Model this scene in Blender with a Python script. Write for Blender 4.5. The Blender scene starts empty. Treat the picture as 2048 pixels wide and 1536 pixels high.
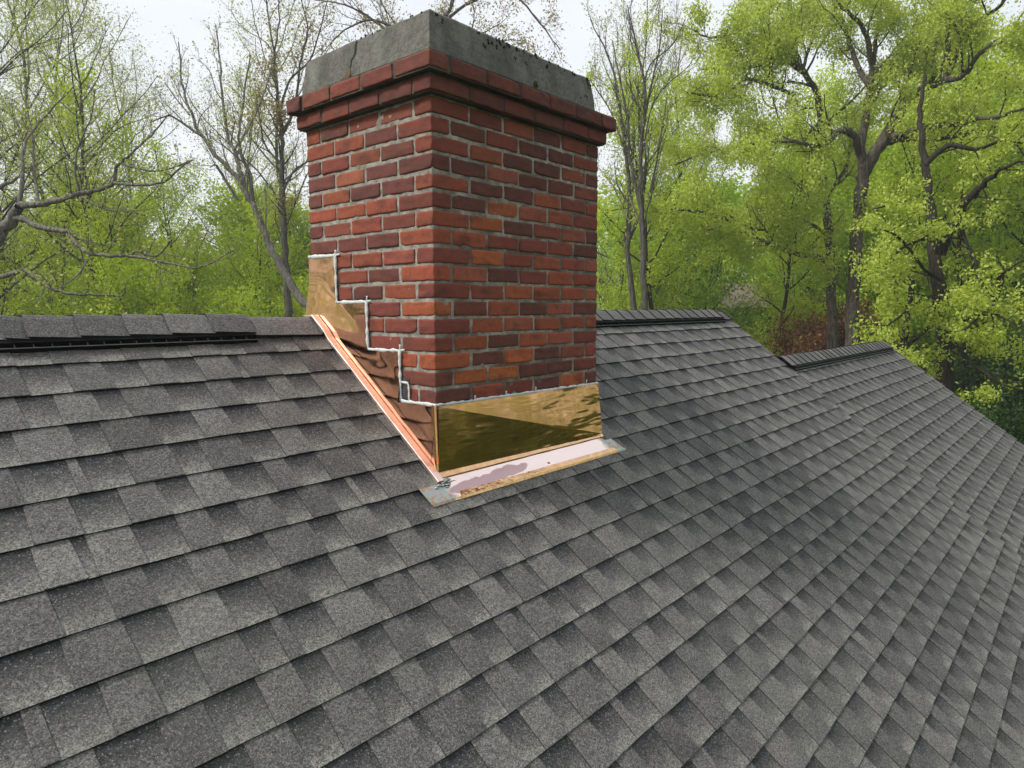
import bpy, math, random
import numpy as np
from mathutils import Vector, Matrix, noise as mnoise

# ------------------------------------------------------------------ camera, sky, sun, exposure
F_PX, PITCH, ROLL, YAW = 1368.6, 0.1086, -0.0048, 0.8559        # focal length for a 2048 px wide frame
CAM = np.array([-1.7637, -1.9155, 0.3688])
sc = bpy.context.scene
fwd = np.array([math.sin(YAW)*math.cos(PITCH), math.cos(YAW)*math.cos(PITCH), -math.sin(PITCH)])
rgt0 = np.array([math.cos(YAW), -math.sin(YAW), 0.0]); up0 = np.cross(rgt0, fwd)
rgt = rgt0*math.cos(ROLL) + up0*math.sin(ROLL); upv = -rgt0*math.sin(ROLL) + up0*math.cos(ROLL)
cd = bpy.data.cameras.new('camera'); cam = bpy.data.objects.new('camera', cd); sc.collection.objects.link(cam)
cd.sensor_width = 36; cd.lens = F_PX/2048*36; cd.clip_start = 0.05; cd.clip_end = 1500
m3 = Matrix(((rgt[0], upv[0], -fwd[0]), (rgt[1], upv[1], -fwd[1]), (rgt[2], upv[2], -fwd[2])))
cam.matrix_world = Matrix.Translation(CAM.tolist()) @ m3.to_4x4()
sc.camera = cam

SUN_EL, SUN_AZ = math.radians(48), math.radians(-58)            # azimuth from +Y towards +X
w = bpy.data.worlds.new('World'); sc.world = w; w.use_nodes = True
nt = w.node_tree; nt.nodes.clear()
out = nt.nodes.new('ShaderNodeOutputWorld'); bg = nt.nodes.new('ShaderNodeBackground')
sky = nt.nodes.new('ShaderNodeTexSky'); sky.sky_type = 'NISHITA'; sky.sun_disc = False
sky.sun_elevation = SUN_EL; sky.sun_rotation = SUN_AZ; sky.dust_density = 3.0; sky.air_density = 1.2
tc = nt.nodes.new('ShaderNodeTexCoord'); nz = nt.nodes.new('ShaderNodeTexNoise')
nz.inputs['Scale'].default_value = 1.6; nz.inputs['Detail'].default_value = 5; nz.inputs['Roughness'].default_value = 0.55
mp = nt.nodes.new('ShaderNodeMapping'); mp.inputs['Scale'].default_value = (1, 1, 2.2); mp.inputs['Location'].default_value = (3.1, 0.4, 0)
nt.links.new(tc.outputs['Generated'], mp.inputs[0]); nt.links.new(mp.outputs[0], nz.inputs['Vector'])
rp = nt.nodes.new('ShaderNodeMapRange'); rp.inputs[1].default_value = 0.32; rp.inputs[2].default_value = 0.62
rp.inputs[3].default_value = 0.7; rp.inputs[4].default_value = 1.0
nt.links.new(nz.outputs['Fac'], rp.inputs[0])
mx = nt.nodes.new('ShaderNodeMix'); mx.data_type = 'RGBA'; mx.inputs['B'].default_value = (7.2, 7.45, 7.9, 1)
nt.links.new(rp.outputs[0], mx.inputs['Factor']); nt.links.new(sky.outputs[0], mx.inputs['A'])
nt.links.new(mx.outputs['Result'], bg.inputs['Color']); bg.inputs['Strength'].default_value = 0.1
nt.links.new(bg.outputs[0], out.inputs['Surface'])
sd = bpy.data.lights.new('sun', 'SUN'); sun = bpy.data.objects.new('sun', sd); sc.collection.objects.link(sun)
sd.energy = 2.7; sd.angle = math.radians(12); sd.color = (1, 0.95, 0.87)
sv = Vector((math.sin(SUN_AZ)*math.cos(SUN_EL), math.cos(SUN_AZ)*math.cos(SUN_EL), math.sin(SUN_EL)))
sun.rotation_euler = sv.to_track_quat('Z', 'Y').to_euler(); sun.location = (sv*30).to_tuple()
sc.view_settings.view_transform = 'Standard'; sc.view_settings.look = 'None'
sc.view_settings.exposure = 0.5; sc.view_settings.gamma = 1.0
sc.cycles.max_bounces = 8; sc.cycles.diffuse_bounces = 4; sc.cycles.glossy_bounces = 4
sc.cycles.transmission_bounces = 3; sc.cycles.transparent_max_bounces = 6; sc.cycles.sample_clamp_indirect = 6

# ------------------------------------------------------------------ helpers
random.seed(7); rng = np.random.default_rng(7)
COL = sc.collection
def nvec(x, y, z, s=1.0): return mnoise.noise(Vector((x*s, y*s, z*s)))
def link_empty(name, loc, **props):
    o = bpy.data.objects.new(name, None); COL.objects.link(o); o.location = loc; o.empty_display_size = 0.2
    for k, v in props.items(): o[k] = v
    return o
def root_loc(o):
    v = Vector((0, 0, 0))
    while o is not None: v += o.location; o = o.parent
    return v
class MB:
    """collects vertices (numpy blocks) and faces, builds ONE mesh"""
    def __init__(s): s.v = []; s.f = []; s.m = []; s.c = []; s.n = 0; s.uc = False
    def add(s, vs, fs, mi=0, cols=None):
        vs = np.asarray(vs, float).reshape(-1, 3)
        for k, fc in enumerate(fs):
            s.f.append([i + s.n for i in fc]); s.m.append(mi if np.isscalar(mi) else mi[k])
            if cols is not None: s.c.append(cols[k])
            else: s.c.append(None)
        if cols is not None: s.uc = True
        s.v.append(vs); s.n += len(vs)
    def build(s, name, mats, parent=None, smooth=False, **props):
        V = np.concatenate(s.v) if s.v else np.zeros((0, 3))
        if parent is not None: V = V - np.array(root_loc(parent))
        me = bpy.data.meshes.new(name)
        me.from_pydata(V.tolist(), [], s.f)
        mats = mats if isinstance(mats, (list, tuple)) else [mats]
        for m_ in mats: me.materials.append(m_)
        me.polygons.foreach_set('material_index', s.m)
        if smooth is not False: me.polygons.foreach_set('use_smooth', [True]*len(s.f))
        if s.uc:
            a = me.color_attributes.new('dat', 'FLOAT_COLOR', 'CORNER'); buf = []
            for fc, c in zip(s.f, s.c):
                for k in range(len(fc)):
                    if c is None: buf += [0.5, 0, 0.5, 1]
                    elif hasattr(c[0], '__len__'): buf += list(c[k])
                    else: buf += list(c)
            a.data.foreach_set('color', np.array(buf, np.float32))
        me.update()
        o = bpy.data.objects.new(name, me); COL.objects.link(o)
        if parent is not None: o.parent = parent
        for k, v in props.items(): o[k] = v
        return o
QF = [(0, 3, 2, 1), (4, 5, 6, 7), (0, 1, 5, 4), (1, 2, 6, 5), (2, 3, 7, 6), (3, 0, 4, 7)]
def box8(p0, p1):
    x0, y0, z0 = p0; x1, y1, z1 = p1
    return [(x0, y0, z0), (x1, y0, z0), (x1, y1, z0), (x0, y1, z0), (x0, y0, z1), (x1, y0, z1), (x1, y1, z1), (x0, y1, z1)]
def add_box(mb, p0, p1, mi=0): mb.add(box8(p0, p1), QF, mi)
def add_tube(mb, pts, rad, k=6, mi=0, cap=True):
    P = np.asarray(pts, float); n = len(P); R = np.broadcast_to(np.asarray(rad, float), (n,))
    T = np.gradient(P, axis=0); T /= np.linalg.norm(T, axis=1)[:, None] + 1e-9
    ref = np.array([0.31, 0.17, 0.93]) if abs(T[0][2]) < 0.9 else np.array([1.0, 0.1, 0.0])
    A = np.cross(T, ref); A /= np.linalg.norm(A, axis=1)[:, None] + 1e-9
    B = np.cross(T, A)
    an = np.arange(k)*2*math.pi/k
    V = P[:, None, :] + R[:, None, None]*(A[:, None, :]*np.cos(an)[None, :, None] + B[:, None, :]*np.sin(an)[None, :, None])
    fs = []
    for i in range(n-1):
        for j in range(k):
            a = i*k + j; b = i*k + (j+1) % k
            fs.append((a, b, b+k, a+k))
    if cap: fs.append(tuple(range(k))[::-1]); fs.append(tuple((n-1)*k + j for j in range(k)))
    mb.add(V.reshape(-1, 3), fs, mi)

# ------------------------------------------------------------------ materials
def mat(name):
    m = bpy.data.materials.new(name); m.use_nodes = True; m.node_tree.nodes.clear(); return m
class N:
    def __init__(s, m): s.t = m.node_tree; s.out = s.t.nodes.new('ShaderNodeOutputMaterial')
    def n(s, typ, **kw):
        nd = s.t.nodes.new(typ)
        for k, v in kw.items():
            if k.startswith('_'): setattr(nd, k[1:], v)
        return nd
    def l(s, a, b): s.t.links.new(a, b)
    def coord(s, scale=(1, 1, 1)):
        c = s.n('ShaderNodeTexCoord'); mpn = s.n('ShaderNodeMapping'); mpn.inputs['Scale'].default_value = scale
        s.l(c.outputs['Object'], mpn.inputs[0]); return mpn.outputs[0]
    def noise(s, vec, scale, detail=3, rough=0.5, out='Fac'):
        nd = s.n('ShaderNodeTexNoise'); nd.inputs['Scale'].default_value = scale; nd.inputs['Detail'].default_value = detail
        nd.inputs['Roughness'].default_value = rough; s.l(vec, nd.inputs['Vector']); return nd.outputs[out]
    def rng(s, v, a, b, c=0.0, d=1.0, smooth=False):
        nd = s.n('ShaderNodeMapRange'); s.set(nd, (a, b, c, d), 1)
        if smooth: nd.interpolation_type = 'SMOOTHSTEP'
        s.l(v, nd.inputs[0]); return nd.outputs[0]
    def set(s, nd, vals, start=0):
        for k, v in enumerate(vals): nd.inputs[start+k].default_value = v
    def mix(s, f, a, b, mode='MIX'):
        nd = s.n('ShaderNodeMix'); nd.data_type = 'RGBA'; nd.blend_type = mode
        for sock, v in (('Factor', f), ('A', a), ('B', b)):
            if hasattr(v, 'is_linked') or hasattr(v, 'links'): s.l(v, nd.inputs[sock])
            else: nd.inputs[sock].default_value = v if sock == 'Factor' else (tuple(v) + (1,) if len(v) == 3 else v)
        return nd.outputs['Result']
    def math(s, op, a, b=0.0):
        nd = s.n('ShaderNodeMath'); nd.operation = op
        for k, v in enumerate((a, b)):
            if hasattr(v, 'links'): s.l(v, nd.inputs[k])
            else: nd.inputs[k].default_value = v
        return nd.outputs[0]
    def bsdf(s, color, rough=0.8, metal=0.0, bump=None, bstr=0.3, bdist=0.002, spec=0.5, normal=None):
        b = s.n('ShaderNodeBsdfPrincipled')
        for nm, v in (('Base Color', color), ('Roughness', rough), ('Metallic', metal), ('Specular IOR Level', spec)):
            if hasattr(v, 'links'): s.l(v, b.inputs[nm])
            else: b.inputs[nm].default_value = (tuple(v) + (1,)) if nm == 'Base Color' else v
        if bump is not None:
            bp = s.n('ShaderNodeBump'); bp.inputs['Strength'].default_value = bstr; bp.inputs['Distance'].default_value = bdist
            s.l(bump, bp.inputs['Height']); s.l(bp.outputs[0], b.inputs['Normal'])
        s.l(b.outputs[0], s.out.inputs['Surface']); return b

def m_shingle(name):
    m = mat(name); g = N(m); co = g.coord()
    at = g.n('ShaderNodeAttribute'); at.attribute_name = 'dat'
    sp = g.n('ShaderNodeSeparateColor'); g.l(at.outputs['Color'], sp.inputs[0])
    tone, val, v = sp.outputs[0], sp.outputs[1], sp.outputs[2]
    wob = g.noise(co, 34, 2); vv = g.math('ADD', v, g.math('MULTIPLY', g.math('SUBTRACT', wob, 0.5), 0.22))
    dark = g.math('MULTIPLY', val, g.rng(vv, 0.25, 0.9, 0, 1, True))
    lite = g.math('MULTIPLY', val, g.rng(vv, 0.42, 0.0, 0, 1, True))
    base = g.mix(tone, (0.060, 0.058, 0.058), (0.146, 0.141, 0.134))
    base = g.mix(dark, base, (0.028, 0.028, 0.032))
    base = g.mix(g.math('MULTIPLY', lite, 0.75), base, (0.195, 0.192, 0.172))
    vo = g.n('ShaderNodeTexVoronoi'); vo.inputs['Scale'].default_value = 370; g.l(co, vo.inputs['Vector'])
    sv_ = g.n('ShaderNodeSeparateColor'); g.l(vo.outputs['Color'], sv_.inputs[0])
    gr = g.rng(sv_.outputs[0], 0, 1, 0.36, 1.58)
    vo2 = g.n('ShaderNodeTexVoronoi'); vo2.inputs['Scale'].default_value = 170; g.l(co, vo2.inputs['Vector'])
    s2 = g.n('ShaderNodeSeparateColor'); g.l(vo2.outputs['Color'], s2.inputs[0])
    gr2 = g.rng(s2.outputs[0], 0, 1, 0.66, 1.34)
    blot = g.rng(g.noise(co, 7, 3), 0.3, 0.7, 0.85, 1.15)
    k = g.math('MULTIPLY', g.math('MULTIPLY', gr, gr2), blot)
    cc = g.n('ShaderNodeCombineColor')
    for i in range(3): g.l(k, cc.inputs[i])
    col = g.mix(1.0, base, cc.outputs[0], 'MULTIPLY')
    col = g.mix(g.rng(sv_.outputs[1], 0.90, 0.97, 0, 0.6), col, (0.30, 0.28, 0.245))
    col = g.mix(g.rng(g.noise(co, 1.3, 2), 0.5, 0.75, 0, 0.15), col, (0.14, 0.145, 0.12))
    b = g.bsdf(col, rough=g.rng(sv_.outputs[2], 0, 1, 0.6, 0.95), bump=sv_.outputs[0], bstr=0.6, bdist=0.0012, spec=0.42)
    return m
def m_plain(name, color, rough=0.7, var=0.25, scale=20, metal=0.0, bstr=0.25, bdist=0.002, spec=0.5):
    m = mat(name); g = N(m); co = g.coord(); nn = g.noise(co, scale, 4, 0.6)
    lo = tuple(c*(1-var) for c in color); hi = tuple(min(1, c*(1+var)) for c in color)
    g.bsdf(g.mix(g.rng(nn, 0.3, 0.7), lo, hi), rough, metal, nn, bstr, bdist, spec); return m
def m_brick():
    m = mat('red_brick'); g = N(m); co = g.coord()
    at = g.n('ShaderNodeAttribute'); at.attribute_name = 'dat'
    n1 = g.noise(co, 22, 4, 0.6); n2 = g.noise(g.coord((1, 1, 2.2)), 9, 3); n3 = g.noise(co, 240, 2, 0.6)
    col = g.mix(g.rng(n1, 0.25, 0.75, 0.0, 0.5), at.outputs['Color'], (0.30, 0.075, 0.038))
    col = g.mix(g.rng(n2, 0.52, 0.70, 0, 0.6), col, (0.065, 0.026, 0.024))
    col = g.mix(g.rng(n3, 0.25, 0.75, 0.0, 0.5), col, (0.055, 0.02, 0.018))
    n6 = g.noise(g.coord((1, 1, 0.5)), 48, 4, 0.7); col = g.mix(g.rng(n6, 0.5, 0.72, 0, 0.42), col, (0.075, 0.03, 0.025))
    n4 = g.noise(g.coord((1, 1, 0.35)), 75, 3, 0.7)
    col = g.mix(g.rng(n4, 0.68, 0.8, 0, 0.4), col, (0.42, 0.36, 0.32))
    vo = g.n('ShaderNodeTexVoronoi'); vo.inputs['Scale'].default_value = 70; g.l(co, vo.inputs['Vector'])
    pit = g.rng(vo.outputs['Distance'], 0.0, 0.16, 0, 1)
    h = g.math('ADD', g.math('ADD', g.math('MULTIPLY', n1, 0.9), g.math('MULTIPLY', n3, 0.5)), g.math('MULTIPLY', pit, 0.35))
    g.bsdf(col, 0.78, bump=h, bstr=0.75, bdist=0.004, spec=0.35); return m
SO = (0, 0, 5.2)   # the house's own origin lies at the ground, 5.2 m down
def m_mortar(name='mortar', soot=0.0):
    m = mat(name); g = N(m); co = g.coord()
    n1 = g.noise(co, 28, 4, 0.65); n2 = g.noise(co, 4.5, 3)
    col = g.mix(g.rng(n1, 0.3, 0.7), (0.15, 0.138, 0.118), (0.42, 0.40, 0.36))
    # soot stain plus painted shade on the front face, deepest high up (world x to the right, above mid height)
    sx = g.n('ShaderNodeSeparateXYZ'); g.l(g.coord(), sx.inputs[0])
    zz = g.math('ADD', sx.outputs[2], g.math('MULTIPLY', g.math('SUBTRACT', n2, 0.5), 0.9))
    zz = g.math('ADD', zz, g.math('MULTIPLY', g.rng(sx.outputs[0], 0.02, 0.5, 0, 1), 0.28))
    col = g.mix(g.math('MULTIPLY', g.rng(n2, 0.42, 0.6, 0, 0.75), g.rng(sx.outputs[0], SO[0]+0.0, SO[0]+0.03)), col, (0.07, 0.058, 0.048))
    f = g.math('MULTIPLY', g.rng(zz, SO[2]+0.50, SO[2]+0.95), g.rng(sx.outputs[0], SO[0]-0.0, SO[0]+0.07))
    col = g.mix(soot, col, (0.035, 0.03, 0.026))
    col = g.mix(g.math('MULTIPLY', f, 0.92), col, (0.028, 0.026, 0.023))
    g.bsdf(col, 0.95, bump=n1, bstr=0.9, bdist=0.006, spec=0.2); return m
def m_concrete():
    m = mat('weathered_concrete'); g = N(m); co = g.coord()
    n1 = g.noise(co, 60, 5, 0.75); n2 = g.noise(g.coord((1, 1, 0.3)), 7, 4, 0.6); n3 = g.noise(co, 9, 3)
    n5 = g.noise(co, 260, 2)
    col = g.mix(g.rng(n1, 0.3, 0.7), (0.095, 0.093, 0.082), (0.215, 0.210, 0.188))
    col = g.mix(g.rng(n2, 0.45, 0.75, 0, 0.75), col, (0.07, 0.072, 0.062))
    col = g.mix(g.rng(n3, 0.55, 0.7, 0, 0.35), col, (0.30, 0.30, 0.27))
    col = g.mix(g.rng(n5, 0.62, 0.75, 0, 0.5), col, (0.03, 0.03, 0.026))
    g.bsdf(col, 0.95, bump=g.math('ADD', n1, g.math('MULTIPLY', n5, 0.5)), bstr=0.9, bdist=0.006, spec=0.2); return m
def m_copper(name, rough=0.1, tint=(0.93, 0.60, 0.47), wav=0.35, sc_=9, streak=0.3):
    m = mat(name); g = N(m); co = g.coord()
    n1 = g.noise(co, sc_, 2, 0.5); n2 = g.noise(g.coord((1, 1, 0.4)), 30, 3, 0.6)
    col = g.mix(g.rng(n2, 0.35, 0.7, 0, streak), tint, tuple(c*k for c, k in zip(tint, (0.75, 0.6, 0.5))))
    g.bsdf(col, g.rng(n2, 0.3, 0.7, rough*0.7, rough*1.5), 1.0, n1, wav, 0.01); return m
def m_apron():
    m = mat('apron_copper'); g = N(m); co = g.coord()
    sx = g.n('ShaderNodeSeparateXYZ'); g.l(co, sx.inputs[0]); X, Y = sx.outputs[0], sx.outputs[1]
    n1 = g.noise(co, 16, 3, 0.6); n2 = g.noise(co, 45, 4, 0.7)
    wx = g.math('ADD', X, g.math('MULTIPLY', g.math('SUBTRACT', n1, 0.5), 0.10))
    wy = g.math('ADD', Y, g.math('MULTIPLY', g.math('SUBTRACT', n1, 0.5), 0.03))
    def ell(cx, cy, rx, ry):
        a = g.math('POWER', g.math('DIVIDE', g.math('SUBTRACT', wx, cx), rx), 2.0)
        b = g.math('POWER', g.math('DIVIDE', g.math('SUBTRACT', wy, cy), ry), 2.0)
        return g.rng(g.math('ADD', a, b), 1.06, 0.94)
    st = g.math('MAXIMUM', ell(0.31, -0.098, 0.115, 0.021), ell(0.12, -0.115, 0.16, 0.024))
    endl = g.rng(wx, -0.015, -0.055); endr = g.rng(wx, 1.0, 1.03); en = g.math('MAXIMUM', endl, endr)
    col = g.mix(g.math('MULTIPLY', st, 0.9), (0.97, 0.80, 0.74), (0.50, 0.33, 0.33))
    pat = g.mix(g.rng(n2, 0.42, 0.56), (0.52, 0.26, 0.17), (0.34, 0.50, 0.46))
    pat = g.mix(g.rng(n1, 0.52, 0.64), pat, (0.45, 0.45, 0.46))
    col = g.mix(en, col, pat)
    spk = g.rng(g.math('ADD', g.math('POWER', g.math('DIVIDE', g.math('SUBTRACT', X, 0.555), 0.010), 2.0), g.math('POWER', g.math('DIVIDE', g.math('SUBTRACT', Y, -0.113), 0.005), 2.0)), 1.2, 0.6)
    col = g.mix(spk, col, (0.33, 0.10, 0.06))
    b = g.bsdf(col, 0.3, 1.0, g.math('MULTIPLY', n2, en), 0.35, 0.003)
    g.l(g.math('ADD', g.math('MULTIPLY', en, 0.25), g.math('ADD', g.math('MULTIPLY', st, 0.08), 0.2)), b.inputs['Roughness'])
    g.l(g.rng(en, 0, 1, 1.0, 0.7), b.inputs['Metallic']); return m
M = dict(shingle=m_shingle('asphalt_shingle'), edge=m_plain('shingle_edge', (0.012, 0.012, 0.012), 0.9),
         brick=m_brick(), mortar=m_mortar(), conc=m_concrete(),
         black=m_plain('black_plastic', (0.007, 0.007, 0.008), 0.75, 0.2, spec=0.2), siding=m_plain('pale_siding', (0.55, 0.54, 0.5), 0.7, 0.08),
         white=m_plain('white_trim', (0.7, 0.7, 0.68), 0.6, 0.08), glass=m_plain('dark_glass', (0.02, 0.025, 0.03), 0.08, 0.1),
         seal=m_plain('grey_sealant', (0.60, 0.63, 0.64), 0.45, 0.12, 90, 0, 0.5, 0.003),
         side_cu=m_copper('side_copper', 0.07, (0.94, 0.50, 0.33), 0.12, 6, 0.35),
         front_cu=m_copper('front_copper', 0.07, (0.86, 0.48, 0.25), 0.04, 8, 0.5),
         strip_cu=m_copper('strip_copper', 0.3, (0.98, 0.78, 0.70), 0.02, 6, 0.08),
         hem_cu=m_copper('hem_copper', 0.22, (0.85, 0.55, 0.30), 0.35, 30, 0.5), apron=m_apron(),
         fresh=m_plain('primer', (0.055, 0.05, 0.055), 0.5, 0.5, 60), crack=m_plain('crack_dark', (0.02, 0.017, 0.014), 0.95),
         moss=m_plain('dark_moss', (0.016, 0.017, 0.01), 1.0, 0.5, 60, 0, 1, 0.01), moss2=m_plain('green_moss', (0.05, 0.055, 0.015), 1.0, 0.5, 60),
         rust=m_plain('rust_lichen', (0.11, 0.075, 0.045), 1.0, 0.5, 60), chip=m_plain('pale_petal', (0.75, 0.62, 0.6), 0.7, 0.1))
PR, ZB, EXPO = 0.6507, -0.2192, 0.1332
OFF0, OFFR, XS, XR, XL = 0.8322, 0.0688, 4.187, 7.905, -6.0
CP, SP = math.cos(PR), math.sin(PR)
LB = 0.011; LBS = LB*SP      # the shingle butts, not the deck, lie on the surveyed plane
def RP(X, s, l=0.0):
    l -= LB
    return (X, s*CP - l*SP, ZB + s*SP + l*CP)
house = link_empty('house', (0, 0, -5.2), label='house seen from above its grey shingled roof, with a red brick chimney', category='house')

def roof_slope(name, X0, X1, off, rows, seed, extra=0.0, sr=0.92, mirror=False, x1jit=0.0, notch=None):
    R = random.Random(seed); mb = MB()
    def rp(X, s, l):
        if not mirror: return RP(X, s, l)
        q = RP(X, 2*sr - s, l)      # not used for the visible side
        return q
    def rpt(X, s, l):
        if mirror:
            # reflect the slope over the vertical plane of the ridge
            p_ = RP(X, s, l); yr = (sr*CP+LBS); return (p_[0], 2*yr - p_[1], p_[2])
        return RP(X, s, l)
    fl = (lambda f: f[::-1]) if mirror else (lambda f: f)
    for i in range(rows[0], rows[1]):
        s0 = off - i*EXPO; s1 = s0 + EXPO + 0.02
        top = min(s1, sr)
        if top <= s0 + 0.01: continue
        x1 = X1 + (R.uniform(-x1jit, x1jit) if x1jit else 0)
        # the underlying sheet, cut in pieces about a metre long, its edge a little wavy
        n = max(2, int((x1-X0)/0.12)); xs = np.linspace(X0, x1, n)
        def ws(x): return 0.0028*nvec(x, i*3.3, seed, 1.7) + 0.0012*nvec(x, i*5.1, seed, 9.0)
        def wl(x): return 0.0016*nvec(x, i*2.7, seed+5, 2.3)
        vs = []; cs = []
        for x in xs:
            vs += [rpt(x, s0 + ws(x), 0.0 + extra), rpt(x, s0 + ws(x), 0.0092 + extra + wl(x)), rpt(x, top, 0.0012 + extra + 0*wl(x))]
        fs = []; ms = []; cols = []
        vtop = (top - s0)/EXPO
        for k in range(n-1):
            a = 3*k
            fs.append(fl((a, a+3, a+4, a+1))); ms.append(1); cols.append((0.5, 0, 0.5, 1))
            fs.append(fl((a+1, a+4, a+5, a+2))); ms.append(0)
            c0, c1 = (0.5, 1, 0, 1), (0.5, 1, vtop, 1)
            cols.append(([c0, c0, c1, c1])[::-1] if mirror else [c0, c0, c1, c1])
        a = 3*(n-1); fs.append(fl((a, a+1, a+2)) if False else (a, a+2, a+1)); ms.append(1); cols.append((0.5, 0, 0.5, 1))
        mb.add(vs, fs, ms, cols)
        # laminated tabs
        x = X0 - R.uniform(0, 0.2)
        while x < x1:
            wt = R.uniform(0.03, 0.05) if R.random() < 0.05 else R.choice((R.uniform(0.085, 0.12), R.uniform(0.10, 0.155)))
            a0, a1 = max(x, X0 + 0.001), min(x + wt, x1 - 0.001)
            if a1 - a0 > 0.012:
                tone = min(1, max(0, R.gauss(0.5, 0.24))); h = 0.0024 + R.uniform(0, 0.0010); d = R.uniform(-0.0012, 0.002)
                tt = min(s1, sr); tp = R.uniform(0.003, 0.007); sk = R.uniform(-0.002, 0.002)
                L0 = 0.0092 + extra + wl(a0) + h; L1 = 0.0092 + extra + wl(a1) + h; lt = 0.0012 + extra + h*0.7
                e0, e1 = s0 + ws(a0) - d, s0 + ws(a1) - d
                vs = [rpt(a0, e0, 0.001 + extra), rpt(a1, e1, 0.001 + extra), rpt(a1, e1, L1), rpt(a0, e0, L0),
                      rpt(a0 + tp + sk, tt, lt), rpt(a1 - tp + sk, tt, lt), rpt(a0 + tp + sk, tt, lt-0.004), rpt(a1 - tp + sk, tt, lt-0.004)]
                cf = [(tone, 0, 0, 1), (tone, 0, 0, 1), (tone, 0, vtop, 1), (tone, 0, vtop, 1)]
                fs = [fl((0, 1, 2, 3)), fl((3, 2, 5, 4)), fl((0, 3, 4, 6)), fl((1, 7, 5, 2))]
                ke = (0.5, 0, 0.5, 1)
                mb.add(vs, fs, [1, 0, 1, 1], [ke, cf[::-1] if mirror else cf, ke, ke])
            x += wt + (R.uniform(0.02, 0.045) if R.random() < 0.07 else R.uniform(0.075, 0.13))
    return mb
def ridge_cap(X0, X1, sr, lift, half, step, seed, parent, name='ridge_cap'):
    R = random.Random(seed); mb = MB(); x = X0
    prof = [(-half, 0), (-half*0.55, 0.0), (-0.03, 0.0), (-0.010, 0.0), (0.0, 0.0), (0.010, 0.0), (0.03, 0.0), (half*0.55, 0.0), (half, 0.0)]
    yr = (sr*CP+LBS)
    while x < X1 - 0.02:
        x2 = min(x + step*R.uniform(0.93, 1.07), X1); tone = R.uniform(0.1, 0.9)
        rows = []
        for (xx, l) in ((x, lift + 0.0115), (x2 + 0.012, lift + 0.0025)):
            for t, _ in prof:
                s = sr - abs(t); r = abs(t)
                ll = l - (0.008 if r < 0.005 else (0.0035 if r < 0.02 else 0)) + 0.0012*nvec(xx*3, t*20, seed)
                skew = 0.012*math.sin(t*14) if True else 0
                p_ = RP(xx + skew + (0.006*nvec(t*30, xx, seed)), s, ll)
                rows.append(p_ if t <= 0 else (p_[0], 2*yr - p_[1], p_[2]))
        # underside at the exposed end and along the lower edges
        n = len(prof); fs = []; ms = []; cols = []
        for k in range(n-1):
            fs.append((k, k+n, k+n+1, k+1)); ms.append(0); cols.append((tone, 0, 0.5, 1))
        nv = len(rows)
        for t, _ in prof:
            s = sr - abs(t); p_ = RP(x, s, lift - 0.001); rows.append(p_ if t <= 0 else (p_[0], 2*yr - p_[1], p_[2]))
        for k in range(n-1): fs.append((k, k+1, nv+k+1, nv+k)); ms.append(1); cols.append((0.5, 0, 0.5, 1))
        b0 = len(rows); p_ = RP(x, sr-half, lift - 0.002); q_ = RP(x2, sr-half, lift - 0.002); rows += [p_, q_]
        fs.append((0, b0, b0+1, n)); ms.append(1); cols.append((0.5, 0, 0.5, 1))
        mb.add(rows, [f[::-1] for f in fs], ms, cols)
        x = x2
    return mb.build(name, [M['shingle'], M['edge']], parent)
def ridge_vent(X0, X1, sr, s_lo, parent, h=0.033):
    mb = MB(); n = max(2, int((X1-X0)/0.3)); xs = np.linspace(X0, X1, n); s_hi = sr - 0.012
    def rowp(x):
        dz = 0.003*nvec(x, s_lo, 3.1, 1.3)
        return [RP(x, s_lo-0.002, 0.006), RP(x, s_lo-0.002, 0.0270+dz), RP(x, s_lo+0.001, 0.0275+dz), RP(x, s_lo+0.003, 0.018+dz), RP(x, s_lo+0.016, 0.018+dz), RP(x, s_lo+0.018, h+0.002+dz), RP(x, s_hi, h+dz)]
    vs = []; m = 7
    for x in xs: vs += rowp(x)
    fs = []
    for k in range(n-1):
        for j in range(m-1): a = k*m + j; fs.append((a, a+m, a+m+1, a+1))
    fs.append(tuple(range(m))); fs.append(tuple((n-1)*m + j for j in range(m))[::-1])
    mb.add(vs, fs, 0)
    x = X0 + 0.02
    while x < X1 - 0.01:
        for dx in (0.0,):
            add_fin = [RP(x, s_lo+0.001, 0.0272), RP(x+0.002, s_lo+0.001, 0.0272), RP(x+0.002, s_lo+0.017, 0.0285), RP(x, s_lo+0.017, 0.0285), RP(x, s_lo+0.017, 0.018), RP(x+0.002, s_lo+0.017, 0.018)]
            mb.add(add_fin, [(0, 1, 2, 3), (0, 3, 4), (1, 5, 2)], 1)
        x += 0.05
    # the light pressed rib along the baffle
    vs = []
    for x in xs:
        dz = 0.003*nvec(x, s_lo, 3.1, 1.3)
        vs += [RP(x, s_lo-0.0026, 0.0266+dz), RP(x, s_lo-0.0024, 0.0280+dz), RP(x, s_lo+0.001, 0.0282+dz)]
    fs = []
    for k in range(n-1):
        for j in range(2): a = 3*k + j; fs.append((a, a+3, a+4, a+1))
    mb.add(vs, fs, 1)
    return mb.build('ridge_vent', [M['black'], M['ribm']], parent)
M['ribm'] = m_plain('grey_plastic_rib', (0.06, 0.06, 0.063), 0.5)

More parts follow.
